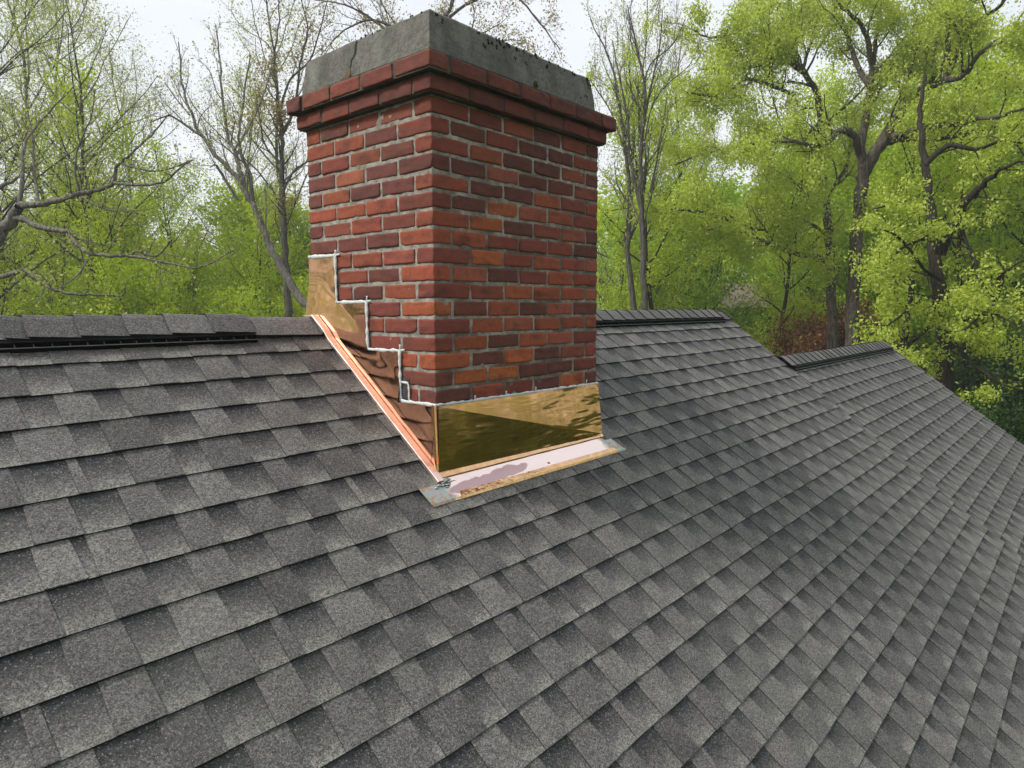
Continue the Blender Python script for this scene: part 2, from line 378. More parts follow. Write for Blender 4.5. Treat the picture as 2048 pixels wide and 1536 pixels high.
SR0, SR1 = 0.918, 0.258
r0 = roof_slope('roof_slope', XL, XS, OFF0, (0, 36), 11, extra=0.004, sr=SR0, x1jit=0.012).build('roof', [M['shingle'], M['edge']], house)
r1 = roof_slope('roof_slope', XS - 0.12, XR, OFFR, (-1, 30), 23, extra=0.0, sr=SR1).build('roof', [M['shingle'], M['edge']], house)
r1['label'] = 'lower stretch of grey shingled roof at the far right end'
b0 = roof_slope('roof_slope', XL, XS, OFF0, (0, 22), 31, extra=0.004, sr=SR0, mirror=True).build('roof_back', [M['shingle'], M['edge']], house)
b1 = roof_slope('roof_slope', XS - 0.1, XR, OFFR, (-1, 17), 37, sr=SR1, mirror=True).build('roof_back', [M['shingle'], M['edge']], house)
# roof deck under the shingles (solid), walls, rake boards
mb = MB()
def deck(x0, x1, sr, s_end, s_back):
    yr = (sr*CP+LBS)
    t = RP(0, sr, -0.002); f = RP(0, s_end, -0.002); bk = RP(0, s_back, -0.002); by = 2*yr - bk[1]
    for dz in (0,):
        vs = []
        for x in (x0, x1):
            vs += [(x, t[1], t[2]), (x, f[1], f[2]), (x, f[1], f[2]-0.1), (x, t[1], t[2]-0.12), (x, by, bk[2]-0.1), (x, by, bk[2])]
        mb.add(vs, [(0, 6, 7, 1), (1, 7, 8, 2), (2, 8, 9, 3), (3, 9, 10, 4), (4, 10, 11, 5), (5, 11, 6, 0), (0, 1, 2, 3), (0, 3, 4, 5), (6, 9, 8, 7), (6, 11, 10, 9)], 0)
deck(XL, XS-0.012, SR0, OFF0-35*EXPO+0.01, OFF0-21*EXPO); deck(XS-0.05, XR-0.012, SR1, OFFR-29*EXPO+0.01, OFFR-16*EXPO)
mb.build('roof_deck', M['white'], house)
mb = MB()
def walls(x0, x1, sr, s_end, s_back):
    yr = (sr*CP+LBS); t = RP(0, sr, -0.14); f = RP(0, s_end+0.5, -0.14); bk = RP(0, s_back+0.5, -0.14); by = 2*yr-bk[1]; g = -5.4
    vs = []
    for x in (x0, x1): vs += [(x, f[1], g), (x, f[1], f[2]), (x, t[1], t[2]), (x, by, bk[2]), (x, by, g)]
    mb.add(vs, [(0, 1, 6, 5), (3, 4, 9, 8), (4, 3, 2, 1, 0), (5, 6, 7, 8, 9)], 0)
walls(XL+0.3, XS-0.25, SR0, OFF0-35*EXPO, OFF0-21*EXPO); walls(XS-0.25, XR-0.25, SR1, OFFR-29*EXPO, OFFR-16*EXPO)
mb.build('wall', M['siding'], house)
ridge_cap(XL, -1.13, SR0, 0.0350, 0.122, 0.148, 3, r0)
ridge_cap(-1.13, -0.376, SR0, 0.0360, 0.122, 0.150, 4, r0)
ridge_cap(-0.376, 1.25, SR0, 0.0175, 0.128, 0.30, 5, r0)
ridge_cap(1.25, 3.98, SR0, 0.0400, 0.115, 0.142, 6, r0)
ridge_cap(3.97, XS+0.01, SR0, 0.0175, 0.12, 0.2, 7, r0)
ridge_cap(XS-0.02, 7.74, SR1, 0.0350, 0.130, 0.145, 8, r1)
ridge_cap(7.74, XR+0.01, SR1, 0.0135, 0.12, 0.2, 9, r1)
ridge_vent(XL, -0.385, SR0, 0.766, r0); ridge_vent(1.25, 3.985, SR0, 0.770, r0, 0.037); ridge_vent(XS+0.03, 7.75, SR1, 0.093, r1)

# ------------------------------------------------------------------ chimney
BH, WX, DY = 0.0677, 1.087, 0.81
chim = MB()
# template of a rounded, slightly worn brick
def brick_template(n=5):
    ts = np.array([-1, -0.86, -0.6, -0.35, -0.1, 0.15, 0.4, 0.65, 0.86, 1.0]); n = len(ts)
    V = {}; vs = []; fs = []
    def vid(i, j, k):
        key = (i, j, k)
        if key not in V: V[key] = len(vs); vs.append((ts[i], ts[j], ts[k]))
        return V[key]
    for ax in range(3):
        for sgn in (0, n-1):
            for a in range(n-1):
                for b in range(n-1):
                    q = []
                    for (u, v_) in ((a, b), (a+1, b), (a+1, b+1), (a, b+1)):
                        idx = [0, 0, 0]; idx[ax] = sgn; idx[(ax+1) % 3] = u; idx[(ax+2) % 3] = v_; q.append(vid(*idx))
                    fs.append(tuple(q if sgn else q[::-1]))
    return np.array(vs), fs
TV, TF = brick_template()
def brick(mb, x0, x1, y0, y1, z0, z1, col, seed, rough=1.0):
    h = np.array([x1-x0, y1-y0, z1-z0])/2; c = np.array([x1+x0, y1+y0, z1+z0])/2
    # keep edge loops at a constant 5 mm from the edges
    P = np.empty_like(TV)
    for a in range(3):
        t = TV[:, a]; e = 1 - min(0.0055/h[a], 0.3)
        P[:, a] = np.where(np.abs(np.abs(t)-0.86) < 0.01, np.sign(t)*e, t)*h[a]
    r = 0.0045; inner = np.clip(P, -(h-r), h-r); d = P - inner; ln = np.linalg.norm(d, axis=1)[:, None]
    P = inner + np.where(ln > 1e-9, d/np.maximum(ln, 1e-9)*r, 0)
    rr = random.Random(int(seed*131) + 7)
    for _ in range(rr.choice((1, 2, 3, 4))):      # knocks and spalls along the arrises
        e = [rr.uniform(-1, 1)*h[0], rr.choice((-1, 1))*h[1] if rr.random() < 0.75 else rr.uniform(-1, 1)*h[1], rr.choice((-1, 1))*h[2]]
        if rr.random() < 0.35: e[0] = rr.choice((-1, 1))*h[0]
        rad_ = rr.uniform(0.008, 0.020); dd = np.linalg.norm(P - np.array(e), axis=1)
        kk_ = np.clip(1 - dd/rad_, 0, 1)**0.8*rr.uniform(0.10, 0.24)
        P = P*(1 - kk_[:, None]*np.array([0.12, 0.45, 0.9]))
    Q = P + c
    out_ = []
    for q, p_ in zip(Q, P):
        v = Vector((q[0]*38+seed*7.1, q[1]*38, q[2]*38+seed*3.3))
        n1 = mnoise.noise_vector(v)*0.0027*rough
        v2 = Vector((q[0]*120, q[1]*120+seed, q[2]*120)); n2 = mnoise.noise_vector(v2)*0.0012*rough
        out_.append((q[0]+n1.x+n2.x, q[1]+n1.y+n2.y, q[2]+n1.z+n2.z))
    mb.add(out_, TF, 0, [col]*len(TF))
REDS = [(0.25, 0.058, 0.032), (0.29, 0.07, 0.034), (0.21, 0.047, 0.031), (0.225, 0.058, 0.04), (0.175, 0.043, 0.032), (0.29, 0.066, 0.033), (0.19, 0.045, 0.036), (0.34, 0.085, 0.038), (0.31, 0.09, 0.055)]
DARKS = [(0.085, 0.032, 0.030), (0.11, 0.037, 0.032), (0.13, 0.04, 0.033)]
ORNG = [(0.42, 0.115, 0.034), (0.38, 0.10, 0.036), (0.35, 0.088, 0.034)]
special = {}   # (face, course from the top, index from the near corner) -> colour
for k_ in [(6, 1), (8, 1), (15, 1), (15, 2), (5, 2)]: special[('F',)+k_] = ORNG[0]
for k_ in [(13, 1), (12, 3), (11, 2), (10, 3), (2, 1), (13, 3), (10, 4), (9, 4)]: special[('F',)+k_] = (0.30, 0.075, 0.034)
for k_ in [(6, 2), (11, 3), (13, 2), (15, 3), (7, 5), (2, 2), (4, 2), (3, 0), (1, 3), (1, 4), (2, 3), (3, 3), (9, 2), (16, 0), (16, 5)]: special[('F',)+k_] = DARKS[0]
for k_ in [(2, 2), (1, 2), (4, 3), (1, 3), (10, 1), (5, 1), (2, 0)]: special[('L',)+k_] = (0.29, 0.072, 0.034)
for k_ in [(6, 4), (3, 3), (4, 4), (9, 1), (2, 1), (11, 0), (13, 0), (1, 1), (7, 1)]: special[('L',)+k_] = DARKS[1]
RB = random.Random(5)
def pick(face, c, i):
    if (face, c, i) in special: b = special[(face, c, i)]
    else:
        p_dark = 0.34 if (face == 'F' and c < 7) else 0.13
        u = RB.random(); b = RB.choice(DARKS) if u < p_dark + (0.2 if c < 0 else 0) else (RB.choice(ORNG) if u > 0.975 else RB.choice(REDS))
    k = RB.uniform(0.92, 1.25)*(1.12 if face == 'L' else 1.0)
    if face == 'F': k *= 0.58 + 0.58*min(1, max(0, c)/9.0)  # front bricks coloured darker upward for soot and the corbel's shade
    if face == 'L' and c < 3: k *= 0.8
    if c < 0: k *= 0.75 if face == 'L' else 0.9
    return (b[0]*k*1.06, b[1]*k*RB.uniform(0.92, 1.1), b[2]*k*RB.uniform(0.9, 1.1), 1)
def course(mb, c, z0, ox, oy, oxb, oyb, full_on_front, seed):
    """one course round the stack; ox,oy = how far the near faces stand out, oxb,oyb = the far ones"""
    J = 0.0115; z1 = z0 + BH - J
    X0, X1, Y0, Y1 = -ox, WX + oxb, -oy, DY + oyb
    def run(L, first_half, nom=0.1976):
        segs = []; p_ = 0.0; nfull = max(1, round((L - (nom/2 if first_half else 0))/nom - (0.5 if not first_half and abs((L/nom) % 1-0.5) < 0.3 else 0)))
        if first_half: segs.append(nom/2)
        rest = L - sum(segs); m_ = int(rest/nom + 0.25); segs += [nom]*m_; rest = L - sum(segs)
        if rest > nom*0.3: segs.append(rest)
        else: segs[-1] += rest
        k = L/sum(segs); return [s_*k for s_ in segs]
    def jz(): return RB.uniform(-0.0024, 0.0024)
    # front face (towards -Y) owns the corner bricks; the left face starts behind them
    segs = run(X1-X0, not full_on_front); x = X0
    for i, s_ in enumerate(segs):
        corner_l = i == 0; corner_r = i == len(segs)-1
        a = x + (0 if corner_l else J/2) + (0 if corner_l else RB.uniform(-0.0032, 0.0032)); b = x + s_ - (0 if corner_r else J/2) + (0 if corner_r else RB.uniform(-0.0032, 0.0032))
        dep = (0.0988 - J/2 if full_on_front else 0.1976*0.99 - J/2) if corner_l else (0.09 if not corner_r else 0.095)
        yj = 0 if (corner_l or corner_r) else RB.uniform(-0.0022, 0.0022)
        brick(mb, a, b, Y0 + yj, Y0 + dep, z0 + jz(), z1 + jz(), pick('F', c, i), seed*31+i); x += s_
    # left face
    st = 0.0988 if full_on_front else 0.1976
    y = Y0 + st; L = Y1 - y; m_ = max(1, round(L/0.2025 - 0.26)); segs = [0.2025]*m_
    rest = L - sum(segs)
    if rest > 0.05: segs.append(rest)
    k = L/sum(segs); segs = [s_*k for s_ in segs]
    for i, s_ in enumerate(segs):
        last = i == len(segs)-1
        a = y + J/2 + RB.uniform(-0.0032, 0.0032); b = y + s_ - (0 if last else J/2)
        xj = 0 if last else RB.uniform(-0.0022, 0.0022)
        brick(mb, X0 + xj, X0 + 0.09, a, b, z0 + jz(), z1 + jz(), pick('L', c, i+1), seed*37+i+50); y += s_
    # back and right faces
    segs = run(X1-X0-0.1, full_on_front); x = X0 + 0.1
    for i, s_ in enumerate(segs): brick(mb, x+J/2, x+s_-(0 if i == len(segs)-1 else J/2), Y1-0.09, Y1, z0, z1, pick('B', c, i), seed*41+i+90); x += s_
    segs = run(Y1-Y0-0.2, not full_on_front); y = Y0 + 0.1
    for i, s_ in enumerate(segs): brick(mb, X1-0.09, X1, y+J/2, y+s_-J/2, z0, z1, pick('R', c, i), seed*43+i+130); y += s_
chimney = link_empty('chimney', (0, 0, 0), label='red brick chimney with a concrete crown and copper flashing')
chimney.parent = house; chimney.location = (0, 0, 5.2)
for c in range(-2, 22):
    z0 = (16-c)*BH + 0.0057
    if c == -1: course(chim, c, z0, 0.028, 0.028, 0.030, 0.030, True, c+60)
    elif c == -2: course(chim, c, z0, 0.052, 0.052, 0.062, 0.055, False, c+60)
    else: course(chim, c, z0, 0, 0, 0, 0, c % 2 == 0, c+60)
chim.build('brickwork', M['brick'], chimney, smooth=True)
# end bricks of the top course at the two outer corners stand proud
mb = MB()
z0 = 18*BH + 0.0057
brick(mb, -0.060, 0.03, DY-0.045, DY+0.058, z0-0.003, z0+BH-0.010, (0.11, 0.035, 0.035, 1), 901, 1.6)
mb.build('proud_brick', M['brick'], chimney, smooth=True); mb = MB()
brick(mb, WX-0.045, WX+0.070, -0.058, 0.05, z0-0.004, z0+BH-0.012, (0.13, 0.038, 0.033, 1), 902, 1.6)
mb.build('proud_brick', M['brick'], chimney, smooth=True)

# mortar core: slightly recessed, bumpy
def bumpy_box(mb, x0, x1, y0, y1, z0, z1, step, amp, seed, top=True, bottom=False, taper=None):
    def face(o, u, v_, nu, nv, nrm):
        vs = []
        for i in range(nu+1):
            for j in range(nv+1):
                p_ = o + u*(i/nu) + v_*(j/nv); edge = i in (0, nu) or j in (0, nv)
                d = 0 if edge and amp > 0.005 else amp*(nvec(p_[0]+seed, p_[1], p_[2], 30) + 0.5*nvec(p_[0], p_[1]+seed, p_[2], 80))
                vs.append(p_ + nrm*d)
        fs = [(i*(nv+1)+j, (i+1)*(nv+1)+j, (i+1)*(nv+1)+j+1, i*(nv+1)+j+1) for i in range(nu) for j in range(nv)]
        mb.add(vs, fs, 0)
    A = np.array; nx, ny, nz_ = [max(1, int(d/step)) for d in (x1-x0, y1-y0, z1-z0)]
    face(A([x0, y0, z0]), A([x1-x0, 0, 0]), A([0, 0, z1-z0]), nx, nz_, A([0, -1, 0]))
    face(A([x1, y1, z0]), A([x0-x1, 0, 0]), A([0, 0, z1-z0]), nx, nz_, A([0, 1, 0]))
    face(A([x0, y1, z0]), A([0, y0-y1, 0]), A([0, 0, z1-z0]), ny, nz_, A([-1, 0, 0]))
    face(A([x1, y0, z0]), A([0, y1-y0, 0]), A([0, 0, z1-z0]), ny, nz_, A([1, 0, 0]))
mb = MB(); rc = 0.0038
bumpy_box(mb, rc, WX-rc, rc, DY-rc, -0.42, 17*BH, 0.012, 0.0016, 3)
mb.build('mortar', M['mortar'], chimney); mb = MB()
bumpy_box(mb, rc-0.028, WX-rc+0.03, rc-0.028, DY-rc+0.03, 17*BH+0.007, 18*BH, 0.02, 0.0016, 5)
bumpy_box(mb, rc-0.052, WX-rc+0.062, rc-0.052, DY-rc+0.055, 18*BH+0.007, 19*BH-0.001, 0.02, 0.0016, 7)
mb.add(box8((-0.02, -0.02, 17*BH+0.002), (WX+0.02, DY+0.02, 17*BH+0.008)), QF, 0)
mb.add(box8((-0.048, -0.048, 18*BH+0.002), (WX+0.055, DY+0.05, 18*BH+0.008)), QF, 0)
mb.add(box8((-0.048, -0.048, 19*BH-0.006), (WX+0.055, DY+0.05, 19*BH-0.002)), QF, 0)
mb.build('mortar', m_mortar('sooty_mortar', 0.8), chimney)
# concrete crown: tapered slab with worn top edges
mb = MB()
def crown():
    zb_, zt = 19*BH-0.007, 1.447
    nu, nv, nh = 64, 50, 12
    def pt(u, v_, t):           # u,v in 0..1 round the plan, t 0 bottom..1 top
        x0 = -0.036 + 0.030*t; x1 = 1.01 - 0.012*t; y0 = -0.036 + 0.030*t; y1 = 0.775 - 0.006*t
        return np.array([x0 + (x1-x0)*u, y0 + (y1-y0)*v_, zb_ + (zt-zb_)*t])
    def disp(p_, nrm, edge):
        d = 0.0035*nvec(*p_, 7) + 0.003*nvec(*p_, 22) + 0.0012*nvec(*p_, 60)
        q = p_ + np.array(nrm)*d
        if edge: q = q + np.array([0.0, 0.0, -0.004 - 0.007*abs(nvec(*p_, 12))])
        return q
    # one closed skin: rings up the sides, then the top grid
    ring = [(i/nu, 0) for i in range(nu)] + [(1, j/nv) for j in range(nv)] + [(1-i/nu, 1) for i in range(nu)] + [(0, 1-j/nv) for j in range(nv)]
    ctr = np.array([0.49, 0.37, 0]); vs = []
    nr = len(ring)
    for h in range(nh+1):
        t = h/nh
        for (u, v_) in ring:
            p_ = pt(u, v_, t); n_ = ((-1 if u == 0 else (1 if u == 1 else 0)), (-1 if v_ == 0 else (1 if v_ == 1 else 0)), 0)
            # slightly eased vertical corners and top arris
            q = disp(p_, n_, h == nh)
            if h == nh: q[:2] += (ctr-q)[:2]*0.012
            vs.append(q)
    fs = [(h*nr+k, h*nr+(k+1) % nr, (h+1)*nr+(k+1) % nr, (h+1)*nr+k) for h in range(nh) for k in range(nr)]
    base = len(vs)
    for f_ in (0.88, 0.6, 0.25, 0.0):
        for k in range(nr):
            p_ = np.array(vs[nh*nr+k]); q = p_ + (ctr-p_)*np.array([1-f_, 1-f_, 0]); q[2] += 0.012*(1-f_) + 0.004*nvec(*q, 8); vs.append(q)
    rows = [nh*nr] + [base + i*nr for i in range(4)]
    for a, b in zip(rows[:-1], rows[1:]): fs += [(a+k, a+(k+1) % nr, b+(k+1) % nr, b+k) for k in range(nr)]
    mb.add(vs, fs, 0)
crown(); mb.build('concrete_crown', M['conc'], chimney)
# crack down the left side of the crown with a rusty patch below
def crown_x(z): return -0.036 + 0.030*(z-1.279)/(1.447-1.279) - 0.0028
mb = MB()
pts = [(0.416, 1.436), (0.421, 1.411), (0.419, 1.39), (0.423, 1.375), (0.437, 1.36), (0.436, 1.345), (0.441, 1.328)]
wd = [0.0045, 0.005, 0.0045, 0.004, 0.0045, 0.003, 0.004]
vs = []
for (y, z), w_ in zip(pts, wd): vs += [(crown_x(z), y-w_, z), (crown_x(z)-0.001, y, z), (crown_x(z), y+w_*0.6, z)]
mb.add(vs, [(3*i+j, 3*i+j+1, 3*i+j+4, 3*i+j+3) for i in range(len(pts)-1) for j in range(2)], 0)
patch = [(0.441, 1.335), (0.432, 1.318), (0.428, 1.298), (0.44, 1.290), (0.47, 1.289), (0.50, 1.292), (0.475, 1.306), (0.458, 1.318)]
cv = [(crown_x(1.31)-0.003, 0.452, 1.306)] + [(crown_x(z)-0.0005, y, z) for y, z in patch]
mb.add(cv, [(0, i+1, (i+1) % len(patch)+1) for i in range(len(patch))], 1)
mb.build('crack', [M['crack'], M['rust']], chimney)
# moss tufts along the top edge and one green clump
mb = MB()
def blob(mb, c, r, mi, seed, sq=(1, 1, 1)):
    vs = []; fs = []; nu, nv = 7, 5
    for i in range(nv+1):
        th = math.pi*i/nv
        for j in range(nu):
            ph = 2*math.pi*j/nu; d = np.array([math.sin(th)*math.cos(ph), math.sin(th)*math.sin(ph), math.cos(th)])
            rr = r*(1 + 0.5*nvec(d[0]+seed, d[1], d[2]+seed*2, 2.3)); vs.append((c[0]+d[0]*rr*sq[0], c[1]+d[1]*rr*sq[1], c[2]+d[2]*rr*sq[2]))
    for i in range(nv):
        for j in range(nu): fs.append((i*nu+j, (i+1)*nu+j, (i+1)*nu+(j+1) % nu, i*nu+(j+1) % nu))
    mb.add(vs, fs, mi)
def cy(z): return -0.036 + 0.030*(z-1.279)/(1.447-1.279)
R = random.Random(3)
for (x, z, r) in [(0.026, 1.43, 0.006), (0.05, 1.412, 0.006), (0.267, 1.385, 0.008), (0.34, 1.40, 0.006), (0.30, 1.41, 0.006), (0.375, 1.428, 0.010), (0.39, 1.415, 0.006), (0.455, 1.387, 0.006), (0.515, 1.43, 0.008), (0.477, 1.433, 0.010), (0.56, 1.428, 0.008), (0.60, 1.432, 0.007), (0.665, 1.409, 0.007), (0.69, 1.425, 0.008), (0.76, 1.43, 0.007), (0.80, 1.425, 0.006), (0.87, 1.43, 0.009), (0.974, 1.42, 0.011), (0.985, 1.40, 0.010), (0.98, 1.385, 0.007), (0.317, 1.408, 0.006), (0.42, 1.432, 0.009), (0.245, 1.432, 0.006), (0.35, 1.434, 0.008), (0.9, 1.33, 0.004), (0.93, 1.34, 0.004), (0.62, 1.34, 0.003), (0.52, 1.385, 0.005), (0.95, 1.345, 0.005)]:
    for q in range(4): blob(mb, (x+R.uniform(-1, 1)*r*1.3, cy(z)-0.001, z+R.uniform(-1, 1)*r*1.2), r*R.uniform(0.4, 0.75), 0, R.random()*50, (1, 0.45, 1.2))
for (y, z) in [(0.03, 1.437), (0.09, 1.44), (0.28, 1.437), (0.33, 1.436), (0.36, 1.44), (0.40, 1.438)]:
    for q in range(3): blob(mb, (-0.006, y+R.uniform(-.01, .01), z), 0.005*R.uniform(0.6, 1.1), 0, R.random()*50, (0.5, 1, 1))
for q in range(10): blob(mb, (0.565+R.uniform(-.008, .008), -0.035, 1.305+R.uniform(-.013, .011)), 0.006*R.uniform(0.6, 1.2), 1, R.random()*50)
mb.build('moss', [M['moss'], M['moss2']], chimney, kind='stuff')

# ------------------------------------------------------------------ copper flashing and sealant
STEP = [(0.815, 0.602), (0.613, 0.598), (0.613, 0.398), (0.404, 0.398), (0.404, 0.203), (0.200, 0.203), (0.200, 0.003), (-0.004, 0.003)]
def top_at(y): return 0.602 if y > 0.613 else (0.398 if y > 0.404 else (0.203 if y > 0.2 else 0.003))
def roof_z(y): return ZB + y*math.tan(PR) - LB/CP
mb = MB()
ycuts = [-0.045, -0.02, 0.0]
for a, b in ((0.0, 0.2), (0.2, 0.404), (0.404, 0.613), (0.613, 0.815)):
    ys = np.linspace(a, b, 13)
    vs = []
    nz_ = 22
    for y in ys:
        zb_ = min(roof_z(min(y, (SR0*CP+LBS))) + 0.014, 0.48); zt = top_at((a+b)/2)
        for j in range(nz_+1):
            z = zb_ + (zt-zb_)*j/nz_
            vs.append((-0.0075 - 0.0013*nvec(y, z, 4.0, 4.2) - 0.0009*nvec(y*0.6, z*1.5, 9.0, 13) - 0.028*max(0, 1-(z-zb_)/0.17)**1.15, y, z))
    mb.add(vs, [((nz_+1)*i+j, (nz_+1)*i+j+1, (nz_+1)*(i+1)+j+1, (nz_+1)*(i+1)+j) for i in range(12) for j in range(nz_)], 0)
ys = [-0.046, -0.03, -0.012, 0.0]      # the wing that runs forward to meet the front sheet
vs = []
for y in ys:
    for j in range(9):
        t = j/8; zb_ = roof_z(y) + 0.004; zt = 0.003 - (-y)*5.6 if y < 0 else 0.003
        zq = zb_ + (max(zt, zb_+0.002)-zb_)*t; vs.append((-0.0078 - 0.028*max(0, 1-(zq-zb_)/0.17)**1.15, y, zq))
mb.add(vs, [(9*i+j, 9*i+j+1, 9*(i+1)+j+1, 9*(i+1)+j) for i in range(3) for j in range(8)], 0)
sf = mb.build('step_flashing', M['side_cu'], chimney, smooth=True)
# the long bright flange beside it on the shingles
mb = MB()
ss = np.linspace(-0.092, SR0+0.035, 50); vs = []
for s in ss:
    e = 0.0012*nvec(s, 2.2, 7, 6)
    if s <= SR0: P = [RP(-0.071+e, s, 0.012), RP(-0.0705+e, s, 0.0225), RP(-0.068+e, s, 0.0245), RP(-0.044, s, 0.0245), RP(-0.038, s, 0.0235), RP(-0.034, s, 0.020)]
    else: P = [(p_[0], 2*(SR0*CP+LBS) - p_[1], p_[2]) for p_ in [RP(x, 2*SR0-s, l) for x, l in ((-0.071+e, 0.012), (-0.0705+e, 0.0225), (-0.068+e, 0.0245), (-0.044, 0.0245), (-0.038, 0.0235), (-0.034, 0.020))]]
    lf_ = 0.009*min(1, max(0, (s-0.76)/0.05)); P = [(p_[0], p_[1]-lf_*SP*(1 if s < SR0 else -1), p_[2]+lf_*CP) for p_ in P]
    vs += P
mb.add(vs, [(6*i+j, 6*i+j+1, 6*(i+1)+j+1, 6*(i+1)+j) for i in range(len(ss)-1) for j in range(5)] + [(0, 5, 4, 3, 2, 1)], 0)
mb.build('flashing_flange', M['strip_cu'], chimney)
# front sheet with pressed creases
mb = MB()
TL, TR = np.array([-0.008, -0.0075, 0.004]), np.array([WX+0.001, -0.0075, -0.002])
bl, br = RP(-0.037, -0.052, 0.020), RP(1.052, -0.052, 0.020)
BL, BR = np.array(bl), np.array(br); CC = np.array([0.55, -0.010, -0.128])
def crease_point(u, v_):
    p_ = TL*(1-u)*v_ + TR*u*v_ + BL*(1-u)*(1-v_) + BR*u*(1-v_)
    a = -0.014*(1 - abs(u - (1 - v_)))      # two flat panels folded along the diagonal from the top-left corner
    if v_ < u*0.98 and u + v_ < 1: a += 0.010*min(u - v_, 0.25)*2*v_      # the lower panel is creased again from the bottom-left corner
    k = 0.22 + 1.7*max(0, u-0.5)**0.7*(1 if u + v_ > 1 else 0.3)
    a += 0.0016*k*nvec(u*3.0, v_*2.2, 1.3, 1.6)*2 + 0.0016*k*abs(nvec(u*2.2+v_*2, v_*3.3-u, 5.7, 3.1)) + (0.0011*nvec(u*9, v_*5, 2.2, 1.9) if u > 0.55 else 0)
    return p_ + np.array([0, a - 0.002, 0])
nn_ = 84; idx = {}; vs = []; fs = []
def vtx(i, j, up_side):
    key = (i, j, up_side if i + j == nn_ else 0)      # two sets along the fold keep it crisp
    if key not in idx: idx[key] = len(vs); vs.append(crease_point(i/nn_, j/nn_))
    return idx[key]
for i in range(nn_):
    for j in range(nn_):
        sm = i + j + 1
        if sm < nn_: fs.append(tuple(vtx(a, b, -1) for a, b in ((i, j), (i+1, j), (i+1, j+1), (i, j+1))))
        elif sm > nn_: fs.append(tuple(vtx(a, b, 1) for a, b in ((i, j), (i+1, j), (i+1, j+1), (i, j+1))))
        else:
            fs.append(tuple(vtx(a, b, -1) for a, b in ((i, j), (i+1, j), (i, j+1)))); fs.append(tuple(vtx(a, b, 1) for a, b in ((i+1, j), (i+1, j+1), (i, j+1))))
mb.add(vs, fs, 0)
# narrow returns round the two corners
vs = []
for j in range(9):
    t = j/8; p_ = BL*(1-t) + TL*t; vs += [p_ + np.array([0, -0.002, 0]), p_ + np.array([-0.003, 0.0, 0]), p_ + np.array([-0.0025, 0.020, 0.004])]
mb.add(vs, [(3*i+j, 3*i+j+3, 3*i+j+4, 3*i+j+1) for i in range(8) for j in range(2)], 0)
vs = []
for j in range(9):
    t = j/8; p_ = BR*(1-t) + TR*t; vs += [p_ + np.array([0, -0.002, 0]), p_ + np.array([0.003, -0.004, 0]), p_ + np.array([0.005, 0.004, 0]), p_ + np.array([0.004, 0.03, 0.004])]
mb.add(vs, [(4*i+j, 4*i+j+4, 4*i+j+5, 4*i+j+1)[::-1] for i in range(8) for j in range(3)], 0)
mb.build('front_flashing', M['front_cu'], chimney, smooth=True)
# turned-out lip at its foot
mb = MB(); xs = np.linspace(-0.042, 1.056, 60); vs = []
for x in xs:
    e = 0.0012*nvec(x, 1, 1, 8); vs += [RP(x, -0.051, 0.0225), RP(x, -0.058, 0.0235+e), RP(x, -0.077+e, 0.0225+e), RP(x, -0.079+e, 0.018+e)]
mb.add(vs, [(4*i+j, 4*i+j+1, 4*(i+1)+j+1, 4*(i+1)+j)[::-1] for i in range(59) for j in range(3)] + [(0, 3, 2, 1)], 0)
mb.build('flashing_lip', M['hem_cu2'] if 'hem_cu2' in M else M['hem_cu'], chimney)
# apron panel on the shingles with folded lower hem
mb = MB(); n = 90; vs = []
for i in range(n+1):
    u = i/n
    xt = -0.165 + (1.100+0.165)*u; xb = -0.158 + (1.135+0.158)*u
    e = 0.0015*nvec(u*6, 3, 3, 1.5)
    for t in (0, 0.15, 0.3, 0.45, 0.6, 0.72, 0.8):
        s = (-0.074 if u > 0.115 and u < 0.955 else -0.098) + ( -0.170 + 0.074)*t if (0.115 < u < 0.955) else (-0.098 - 0.09*t/0.8*0.88)
        vs.append(RP(xt + (xb-xt)*t, s, 0.0165 + 0.0012*nvec(u*14, t*3, 8, 1.0) + (0.0 if t < 0.8 else 0)))
    vs.append(RP(xb, -0.1765, 0.0195+e)); vs.append(RP(xb, -0.1850, 0.0150+e)); vs.append(RP(xb, -0.1870, 0.008+e))
m_ = 10
fs = []; ms = []
for i in range(n):
    for j in range(m_-1): fs.append((m_*i+j, m_*i+j+1, m_*(i+1)+j+1, m_*(i+1)+j)[::-1]); ms.append(0 if j < 6 or i < 8 or i > n-6 else 1)
mb.add(vs, fs, ms)
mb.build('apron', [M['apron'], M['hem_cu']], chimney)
mb = MB()
for (X, s, r) in [(-0.032, -0.092, 0.009), (-0.045, -0.098, 0.008), (-0.02, -0.10, 0.008), (-0.055, -0.108, 0.008), (-0.03, -0.11, 0.009), (-0.07, -0.105, 0.007), (-0.09, -0.112, 0.006), (-0.04, -0.12, 0.006), (-0.02, -0.088, 0.01), (-0.025, -0.082, 0.008)]:
    blob(mb, RP(X, s, 0.018), r, 0, X*90, (1.6, 1.0, 0.45))
M['solder'] = m_plain('solder', (0.42, 0.43, 0.44), 0.4, 0.4, 120, 0.85, 0.8, 0.006)
mb.build('solder', M['solder'], chimney, smooth=True)
